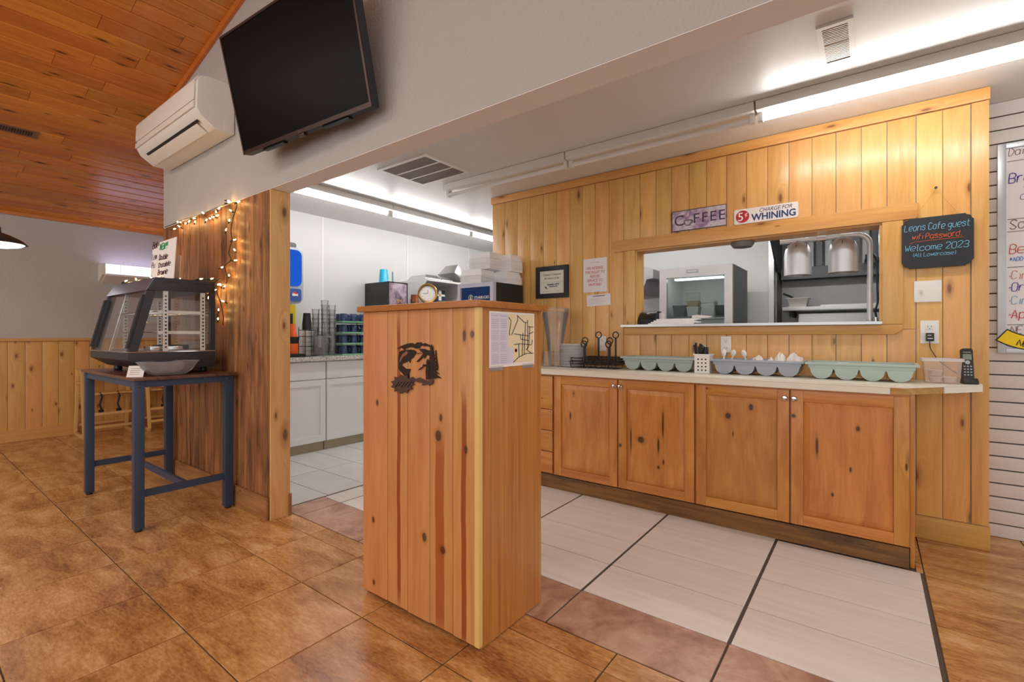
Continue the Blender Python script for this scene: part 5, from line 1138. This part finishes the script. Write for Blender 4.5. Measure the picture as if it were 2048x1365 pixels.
# coffee sign
PURP = stone_tile('distressed_purple', [(0.34, rgb(96, 52, 104)), (0.46, rgb(168, 138, 166)), (0.58, rgb(214, 200, 204)), (0.70, rgb(128, 92, 140))], 9, .5, 0.05, 40)
cs = thing('coffee_sign', 'distressed purple sign reading COFFEE on the hatch frame', 'sign', (-.993, Yw-.02, 1.918))
part('board', PURP, cs, (-1.183, -.803, Yw-.012, Yw-.0005, 1.918, 2.066)); cy = Yw-.0128
part('border', flat('sign_edge', 60, 34, 52), cs, (-1.184, -.802, Yw-.0135, Yw-.0122, 1.917, 1.921), (-1.184, -.802, Yw-.0135, Yw-.0122, 2.063, 2.067), (-1.184, -1.180, Yw-.0135, Yw-.0122, 1.921, 2.063), (-.806, -.802, Yw-.0135, Yw-.0122, 1.921, 2.063))
m = MB(); text_mb(m, 'C', .11, FRONT(-1.13, cy, 1.957)); 
for k, s in enumerate('FFEE'): text_mb(m, s, .10, FRONT(-1.008+.058*k, cy, 1.962))
m.build('lettering', flat('sign_ink', 62, 46, 70), cs)
m = MB(); cup = [(-1.093, 1.99), (-1.088, 1.965), (-1.075, 1.953), (-1.058, 1.953), (-1.045, 1.965), (-1.040, 1.99)]
m.tube([(a, cy-.0005, b) for a, b in cup]+[(-1.093, cy-.0005, 1.99)], .0028, 5); m.tube([(-1.042, cy-.0005, 1.983), (-1.03, cy-.0005, 1.98), (-1.032, cy-.0005, 1.968), (-1.044, cy-.0005, 1.966)], .0022, 5); m.build('cup_drawing', flat('sign_ink2', 62, 46, 70), cs)
# whining sign
wg = thing('whining_sign', 'white metal sign reading 5 cent charge for whining', 'sign', (-.564, Yw-.02, 1.913))
MB().prism([(a, b) for a, b in rrect(-.755, -.373, 1.912, 2.013, .01)], Yw-.006, Yw-.001).build('plate', plain('enamel_cream', rgb(230, 220, 214), .35), wg)
MB().lathe([(.042, 0), (.042, .001)], (0, 0, 0), 30, Matrix.Translation((-.702, Yw-.0062, 1.962)) @ Matrix.Rotation(math.pi/2, 4, 'X')).build('red_disc', flat('disc_red', 176, 34, 44), wg)
text_mb(MB(), '5', .082, FRONT(-.714, Yw-.0078, 1.934)).build('numeral', WPLAS, wg); text_mb(MB(), '\u00a2', .042, FRONT(-.679, Yw-.0078, 1.962)).build('cent_mark', WPLAS, wg)
m = MB(); text_mb(m, 'CHARGE FOR', .036, FRONT(-.505, Yw-.0066, 1.978), shear=.3, xs=.88); m.build('lettering', INK, wg)
m = MB(); text_mb(m, 'WHINING', .062, FRONT(-.515, Yw-.0066, 1.926), xs=.92, bold=.0018); m.build('lettering', NAVYINK, wg)
# chalkboard
cbx0, cbx1, cbz0, cbz1 = .141, .441, 1.528, 1.812; nn = .026
cbd = thing('chalkboard', 'hanging scalloped chalkboard with wifi password in blue and orange', 'chalkboard', ((cbx0+cbx1)/2, Yw-.02, cbz0))
cyb = Yw-.02
pts = []
for (cx_, cz_, sx, sz, a0) in ((cbx1, cbz0, -1, 1, -90), (cbx1, cbz1, -1, -1, 0), (cbx0, cbz1, 1, -1, 90), (cbx0, cbz0, 1, 1, 180)):
    q = [(cx_+sx*.027+.019*math.cos(math.radians(a0+18*k)), cz_+sz*.027+.019*math.sin(math.radians(a0+18*k))) for k in range(6)]
    e0, e1 = (cx_+sx*.034, cz_), (cx_, cz_+sz*.034)
    pts += ([e0]+q+[e1]) if a0 in (-90, 90) else ([e1]+q+[e0])
MB().prism(pts, cyb-.008, cyb).build('board', CHALK, cbd)
CB1 = flat('chalk_blue', 130, 196, 226); CO1 = flat('chalk_orange', 232, 104, 50); yk = cyb-.0085
m = MB(); hand_mb(m, 'Leons Cafe guest', .036, FRONT(cbx0+.012, yk, 1.742), .0034, .1, 1.0, .54, 3); hand_mb(m, 'Welcome 2023', .034, FRONT(cbx0+.014, yk, 1.628), .0036, .1, 1.0, .82, 4); hand_mb(m, '(All Lowercase)', .020, FRONT(cbx0+.045, yk, 1.594), .0026, .1, 1.0, .82, 5); m.build('lettering', CB1, cbd)
m = MB(); hand_mb(m, 'wifi Password.', .029, FRONT(cbx0+.045, yk, 1.692), .0034, .1, 1.0, .70, 6); m.build('lettering', CO1, cbd); m = MB().tube([(cbx0+.035, yk-.0006, 1.672), (cbx0+.06, yk-.0006, 1.679), (cbx0+.26, yk-.0006, 1.684)], .0012, 4); m.build('underline', CO1, cbd)
MB().tube([(.185, cyb-.004, 1.795), (.289, Yw-.012, 1.968), (.39, cyb-.004, 1.80)], .0016, 6).build('string', plain('twine', rgb(206, 164, 84), .7), cbd)
MB().lathe([(.002, 0), (.002, .02), (.007, .021), (.007, .024), (.001, .024)], (0, 0, 0), 10, Matrix.Translation((.289, Yw, 1.972)) @ Matrix.Rotation(math.pi/2, 4, 'X')).build('nail', INK, cbd)
# ------------------------------------------------------------------ whiteboard on the slat wall
wbd = thing('whiteboard', 'white dry-erase menu board in grey frame on the slat wall', 'whiteboard', (1.05, 3.829, 1.05))
bx0, bx1, bz0, bz1 = .572, 1.50, 1.048, 2.228; by = 3.829
part('panel', plain('dry_erase', rgb(226, 222, 224), .2, var=.01), wbd, (bx0+.035, bx1-.035, by-.014, by-.001, bz0+.03, bz1-.03))
FRM = plain('board_frame', rgb(186, 190, 194), .35, .5)
part('frame', FRM, wbd, (bx0, bx0+.034, by-.022, by-.001, bz0, bz1), (bx1-.034, bx1, by-.022, by-.001, bz0, bz1), (bx0+.034, bx1-.034, by-.022, by-.001, bz0, bz0+.029), (bx0+.034, bx1-.034, by-.022, by-.001, bz1-.029, bz1), bevel=.004)
yk = by-.0145; T0 = bx0+.045
def zpx(v): return onY(2022, v, 3.815).z
M_PURP = flat('marker_purple', 66, 40, 140); M_BRN = flat('marker_redbrown', 110, 60, 62); M_ORA = flat('marker_rust', 190, 80, 44); M_BLU = flat('marker_sky', 70, 120, 196); M_CYA = flat('marker_cyan', 70, 160, 204); M_RED = flat('marker_red', 204, 44, 74); M_GRY = flat('marker_grey', 96, 76, 116)
for (s, v, h, mt, dx, wd) in (('Dail', 312, .040, M_BRN, 0, .0035), ('Bre', 366, .052, M_PURP, 0, .006), ('-C', 385, .040, M_GRY, .055, .0035), ('ch', 402, .042, M_GRY, .045, .0035), ('So', 458, .050, M_BRN, .005, .0045), ('Bee', 508, .050, M_ORA, .003, .005), ('*ADD', 523, .022, M_BLU, .003, .0035), ('\u00b7Cinn', 559, .044, M_ORA, -.002, .0032), ('\u00b7Orig', 583, .046, M_PURP, -.002, .0045), ('\u00b7Cinna', 609, .044, M_CYA, -.002, .0035), ('\u00b7App', 637, .046, M_RED, -.002, .005), ('NEW', 667, .040, M_BRN, .008, .0035)):
    hand_mb(MB(), s, h, FRONT(T0+dx, yk, zpx(v)), wd, .1, 1.0, .7, int(v)).build('lettering', mt, wbd)
for v, mt in ((323, M_BRN), (439, INK), (464, M_BRN), (535, INK), (650, INK)): 
    MB().tube([(T0-.005, yk-.0005, zpx(v)), (T0+.3, yk-.0005, zpx(v)+.003), (bx1-.06, yk-.0005, zpx(v))], .0018, 4).build('rule', mt, wbd)
nb = thing('new_banner', 'yellow curved NEW banner magnet at the foot of the whiteboard', 'magnet', (.70, by-.024, 1.06))
def arc(r0, r1, c, a0, a1, n=12):
    o_ = [(c[0]+r0*math.cos(math.radians(a0+(a1-a0)*k/n)), c[1]+r0*math.sin(math.radians(a0+(a1-a0)*k/n))) for k in range(n+1)]
    i_ = [(c[0]+r1*math.cos(math.radians(a0+(a1-a0)*k/n)), c[1]+r1*math.sin(math.radians(a0+(a1-a0)*k/n))) for k in range(n+1)]
    return o_+i_[::-1]
cc_ = (.735, 1.345)
MB().prism(arc(.282, .202, cc_, 232, 308), by-.0245, by-.0225).build('border', INK, nb)
MB().prism(arc(.276, .208, cc_, 233.3, 306.7), by-.0255, by-.0246).build('face', flat('banner_yellow', 246, 214, 20), nb)
mT = FRONT(.645, by-.0258, 1.093) @ Matrix.Rotation(math.radians(-12), 4, 'Z')
hand_mb(MB(), 'NEW', .034, mT, .0048, .2, 1.2, .8, 2).build('lettering', INK, nb)

# ------------------------------------------------------------------ hatch shelf, heat lamps, printer, papers
hs2 = thing('hatch_shelf', 'stainless steel shelf across the serving hatch', 'shelf', (-.71, 3.66, 1.213))
part('plate', STEEL, hs2, (-1.575, .052, 3.512, 3.84, 1.2165, 1.230), bevel=.003)
part('lip', STEEL, hs2, (-1.575, .052, 3.508, 3.5115, 1.2145, 1.232))
hl = thing('heat_lamps', 'brushed aluminium twin heat lamps on a bent post in the hatch', 'heat lamp', (-.02, 3.73, 1.2305))
yh = 3.73
pts = [(-.005, yh, 1.232), (-.005, yh, 1.70)]+[(-.075+.07*math.cos(math.radians(a)), yh, 1.72+.068*math.sin(math.radians(a))) for a in range(0, 91, 15)]+[(-.50, yh, 1.788)]
MB().tube(pts, .0165, 12).build('post', LAMPAL, hl, smooth=True)
MB().lathe([(.034, 0), (.034, .008), (.018, .012), (.018, .02)], (-.005, yh, 1.2305), 18).build('foot', BRUSH, hl)
MB().tube([(-.285, yh, 1.788), (-.235, yh, 1.788)], .021, 12).build('coupling', CHROME, hl)
for xc in (-.395, -.143):
    s_ = MB().lathe([(.014, .235), (.03, .226), (.058, .205), (.075, .172), (.081, .13), (.081, 0), (.079, 0), (.079, .13), (.073, .17), (.056, .202), (.0, .222)], (xc, yh-.003, 1.553), 30).build('shade', LAMPAL, hl, smooth=True)
    MB().tube([(xc, yh-.003, 1.785), (xc, yh-.003, 1.768)], .012, 10).build('stem', BRUSH, s_)
    m = MB()
    for k in range(6): a = k*math.pi/3+.5; m.box(xc+.068*math.cos(a)-.0015, xc+.068*math.cos(a)+.0015, yh-.003+.068*math.sin(a)-.004, yh-.003+.068*math.sin(a)+.004, 1.553+.178, 1.553+.198)
    m.build('vent_slits', SATBLK, s_)
MB().tube(smooth([Vector((.012, yh+.02, 1.66)), Vector((.03, yh+.03, 1.60)), Vector((.032, yh+.03, 1.45)), Vector((.034, yh+.02, 1.36)), Vector((.022, yh+.02, 1.30)), Vector((.034, yh+.02, 1.235))]), .006, 7).build('cord', BLACK, hl)
MB().lathe([(.008, 0), (.008, .02), (.012, .022), (.012, .03), (.001, .032)], (.025, yh-.06, 1.2305), 12).build('thumb_nut', CHROME, hl)
pr = thing('receipt_printer', 'black kitchen receipt printer at the corner of the hatch', 'printer', (-1.40, 3.66, 1.2305)); 
MB().prism([(3.57, 1.2305), (3.76, 1.2305), (3.76, 1.33), (3.64, 1.335), (3.60, 1.315), (3.565, 1.27)], -1.455, -1.325, 'YZ').build('body', BLACK, pr, .006)
part('lid', plain('printer_grey', rgb(120, 122, 128), .4), pr, (-1.40, -1.33, 3.645, 3.75, 1.3355, 1.341), bevel=.002)
part('logo', WPLAS, pr, (-1.395, -1.375, 3.594, 3.597, 1.316, 1.321))
part('paper_roll', PAPER, pr, (-1.324, -1.29, 3.66, 3.70, 1.2305, 1.325), bevel=.012)
for k in range(4):
    o = MB().box(-1.36+.02*k, -1.02+.03*(k % 2), 3.53+.004*k, 3.60+.004*k, 1.2310+.0105*k, 1.2410+.0105*k).build('order_pad', FOAM, None, .001)
    tag(o, ['white order pad at the bottom of the pile on the hatch shelf', 'white order pad second from the bottom on the hatch shelf', 'white order pad second from the top on the hatch shelf', 'white order pad on top of the pile on the hatch shelf'][k], 'paper pad', 'order pads on the hatch shelf')
tag(MB().prism([(-1.04, 1.2745), (-.93, 1.2745), (-.90, 1.285), (-1.0, 1.297), (-1.04, 1.295)], 3.55, 3.60).build('paper_bag', PAPER, None, .002), 'folded white paper wrapper on top of the order pads', 'paper')

# ------------------------------------------------------------------ kitchen behind the hatch
kf = thing('glass_door_cooler', 'stainless glass door cooler in the kitchen behind the hatch', 'refrigerator', (-1.43, 5.35, 0))
kx0, kx1, ky0, ky1, kz = -1.80, -1.078, 5.0, 5.70, 1.852
GREYS = plain('cooler_side', rgb(104, 106, 112), .45, .3)
m = MB(); t_ = .03
m.box(kx0, kx0+t_, ky0+.05, ky1, 0, kz).box(kx1-t_, kx1, ky0+.05, ky1, 0, kz).box(kx0+t_, kx1-t_, ky0+.05, ky1, kz-t_, kz).box(kx0+t_, kx1-t_, ky0+.05, ky1, 0, .10).box(kx0+t_, kx1-t_, ky1-t_, ky1, .10, kz-t_)
m.build('cabinet', GREYS, kf)
part('bounce_liner', WHITE, kf, (kx0+.031, kx0+.036, ky0+.055, ky1-.037, .105, kz-.036), (kx1-.036, kx1-.031, ky0+.055, ky1-.037, .105, kz-.036), (kx0+.036, kx1-.036, ky1-.037, ky1-.031, .105, kz-.036), (kx0+.036, kx1-.036, ky0+.055, ky1-.037, kz-.036, kz-.031))  # white lining added to bounce light around the cooler interior
m = MB(); fwid = .075; m.box(kx0, kx1, ky0, ky0+.045, kz-.10, kz).box(kx0, kx1, ky0, ky0+.045, .1, .25).box(kx0, kx0+fwid, ky0, ky0+.045, .25, kz-.10).box(kx1-fwid, kx1, ky0, ky0+.045, .25, kz-.10)
dd = m.build('door', plain('door_stainless', rgb(196, 190, 188), .35, .7), kf)
part('glass', glassy('cooler_glass', (.90, .93, .93, 1), 0.8), dd, (kx0+fwid, kx1-fwid, ky0+.015, ky0+.021, .25, kz-.10))
part('badge', GSTEEL, dd, (-1.52, -1.40, ky0-.004, ky0-.0005, kz-.062, kz-.028))
text_mb(MB(), 'FRIGIDAIRE', .019, FRONT(-1.46, ky0-.0045, kz-.052), xs=.9).build('lettering', WPLAS, dd)
part('lamp', emit('cooler_fill_glow', (.95, 1, .97, 1), 3.0), kf, (kx0+.12, kx1-.12, ky0+.12, ky0+.19, kz-.118, kz-.10))  # glowing strip added to brighten the cooler contents
for zz in (.55, .95, 1.34):
    m = MB(); m.tube([(kx0+.04, ky0+.08, zz), (kx1-.04, ky0+.08, zz), (kx1-.04, ky1-.05, zz), (kx0+.04, ky1-.05, zz)], .006, 6, True)
    for k in range(1, 18): xx = kx0+.04+(kx1-kx0-.08)*k/18; m.tube([(xx, ky0+.08, zz), (xx, ky1-.05, zz)], .002, 4)
    m.build('shelf', CHROME, kf)
TUB = plain('storage_tub', rgb(196, 200, 190), .4); TUBD = plain('storage_tub_dark', rgb(84, 90, 92), .4)
def tub(label, x, y, z, w, h, mat):
    o = thing('food_tub', label, 'container', (x, y, z), 0, 'food containers in the glass door cooler')
    m = MB(); a, b = w/2, w/2*.9
    m.add([(-a*.86, -a*.86, 0), (a*.86, -a*.86, 0), (a*.86, a*.86, 0), (-a*.86, a*.86, 0), (-a, -a, h*.85), (a, -a, h*.85), (a, a, h*.85), (-a, a, h*.85)], [(3, 2, 1, 0), (0, 1, 5, 4), (1, 2, 6, 5), (2, 3, 7, 6), (3, 0, 4, 7), (4, 5, 6, 7)])
    m.build('tub', mat, o, .006, local=True)
    MB().box(-a*1.04, a*1.04, -a*1.04, a*1.04, h*.855, h).build('lid', mat, o, .003, local=True)
tub('grey tub at the hinge side of the cooler shelf', -1.64, 5.2, 1.349, .13, .12, TUBD); tub('pale tub stacked under another in the cooler', -1.50, 5.2, 1.349, .12, .10, TUB); tub('brown lidded tub in the middle of the cooler stack', -1.50, 5.2, 1.45, .12, .06, plain('tub_brown', rgb(170, 150, 120), .4)); tub('pale tub on top of the cooler stack', -1.50, 5.2, 1.511, .12, .10, TUB)
tub('tall pale tub next to the cooler stack', -1.345, 5.2, 1.349, .13, .16, TUB); tub('black box tub at the handle side of the cooler', -1.215, 5.25, 1.349, .14, .11, BLACK)
for k, (x_, mt) in enumerate(((-1.62, TUB), (-1.45, TUB), (-1.25, plain('greens', rgb(120, 130, 80), .6)))): tub(['low pale tub on the lower cooler shelf', 'low pale tub mid lower cooler shelf', 'tub of greens on the lower cooler shelf'][k], x_, 5.2, .959, .15, .27-.03*k, mt)
# cook line
hd = thing('extractor_hood', 'dark steel extractor hood with baffle filters over the cook line', 'extractor hood', (.4, 6.2, 1.85))
HS = DSTEEL
MB().prism([(5.55, 2.40), (5.55, 2.26), (6.14, 1.87), (6.58, 1.87), (6.58, 2.40)], -.86, -.845, 'YZ').build('side_panel', HS, hd)
part('trough', HS, hd, (-.844, 1.78, 6.40, 6.58, 1.80, 1.87)); part('lip', HS, hd, (-.844, 1.78, 6.37, 6.3995, 1.80, 1.93))
for k in range(30): part('baffle', GSTEEL if k % 2 else HS, hd, (-.84+.085*k, -.84+.085*k+.06, 6.42+.015*(k % 2), 6.44+.015*(k % 2), 1.94, 2.39))
part('canopy', HS, hd, (-.86, 1.78, 5.5, 6.58, 2.405, 2.46)); part('duct_pipe', CHROME, hd, (.06, .12, 6.2, 6.26, 1.95, 2.40), bevel=.02)
MB().lathe([(.05, 0), (.06, .03), (.05, .06), (.05, .1), (.001, .1)], (.0, 6.25, 1.90), 18).build('sprinkler', CHROME, hd, smooth=True)
sh = thing('cook_shelf', 'steel shelf over the griddle against the steel wall', 'shelf', (.3, 6.35, 1.40))
part('board', STEEL, sh, (-.80, 1.78, 6.12, 6.58, 1.422, 1.465), bevel=.004); part('upper_rail', BRUSH, sh, (-.45, 1.78, 6.3, 6.32, 1.4655, 1.49)); part('bracket', SATBLK, sh, (-.74, -.71, 6.2, 6.58, 1.36, 1.4215))
gd = thing('griddle', 'steel griddle splashback on the cook line', 'griddle', (.5, 6.3, 0)); part('body', GSTEEL, gd, (-.70, 1.78, 5.95, 6.55, 0, 1.15)); part('splash', STEEL, gd, (-.68, 1.78, 6.5, 6.53, 1.151, 1.40))
pn = thing('steel_pan', 'small steel food pan with black ladle on the cook shelf', 'pan', (-.66, 6.3, 1.4655))
m = MB(); a = .10; m.add([(-a*.8, -.07, 0), (a*.8, -.07, 0), (a*.8, .07, 0), (-a*.8, .07, 0), (-a, -.09, .10), (a, -.09, .10), (a, .09, .10), (-a, .09, .10), (-a*1.15, -.1, .10), (a*1.15, -.1, .10), (a*1.15, .1, .10), (-a*1.15, .1, .10), (-a*1.15, -.1, .106), (a*1.15, -.1, .106), (a*1.15, .1, .106), (-a*1.15, .1, .106)],
   [(3, 2, 1, 0), (0, 1, 5, 4), (1, 2, 6, 5), (2, 3, 7, 6), (3, 0, 4, 7), (4, 5, 9, 8), (5, 6, 10, 9), (6, 7, 11, 10), (7, 4, 8, 11), (8, 9, 13, 12), (9, 10, 14, 13), (10, 11, 15, 14), (11, 8, 12, 15)])
m.build('pan', plain('pan_steel', rgb(196, 192, 184), .3, .5), pn, local=True)
MB().tube([(.02, 0, .06), (-.08, -.02, .13), (-.15, -.03, .165)], .011, 7).build('ladle', BLACK, pn, local=True)
# oddments at the kitchen end of the hatch
tag(MB().box(-2.05, -1.80, 5.72, 5.95, 0.0, 1.585).build('white_carton', plain('carton_white', rgb(218, 214, 220), .6), None, .004), 'tall white carton stack beside the glass door cooler', 'carton')
tag(MB().lathe([(.001, .05), (.06, .045), (.10, .02), (.11, 0), (.001, 0)], (-1.93, 5.82, 1.586), 14).build('bread_bag', stone_tile('bread', [(.4, rgb(120, 76, 46)), (.6, rgb(196, 150, 110))], 25, .5, .2), None, smooth=True), 'brown bread bag lying on the white carton', 'bread')
tag(MB().prism([(-2.03, 1.33), (-1.90, 1.34), (-1.88, 1.43), (-2.0, 1.42)], 5.68, 5.7195).build('blue_packet', stone_tile('packet_blue', [(.4, rgb(40, 60, 130)), (.55, rgb(70, 170, 210)), (.7, rgb(220, 220, 226))], 9, .3, 0), None, .003), 'glossy blue packet before the white carton', 'packet')
mc = thing('wall_cabinet', 'grey ice chute unit on the kitchen wall edge of the hatch', 'appliance', (-2.2, 5.6, 1.5)); MB().prism([(-2.5, 1.95), (-2.05, 1.93), (-1.98, 1.90), (-1.98, 1.80), (-2.06, 1.79), (-2.12, 1.62), (-2.5, 1.6)], 5.3, 5.9).build('housing', plain('chute_grey', rgb(150, 150, 152), .5), mc, .006)
tag(MB().lathe([(.001, 0), (.06, 0), (.075, .02), (.075, .035), (.001, .035)], (-.72, 3.64, 1.767), 24).build('ceiling_speaker', plain('puck_grey', rgb(110, 108, 106), .5), None, smooth=True), 'small dark round puck under the top of the hatch', 'speaker')
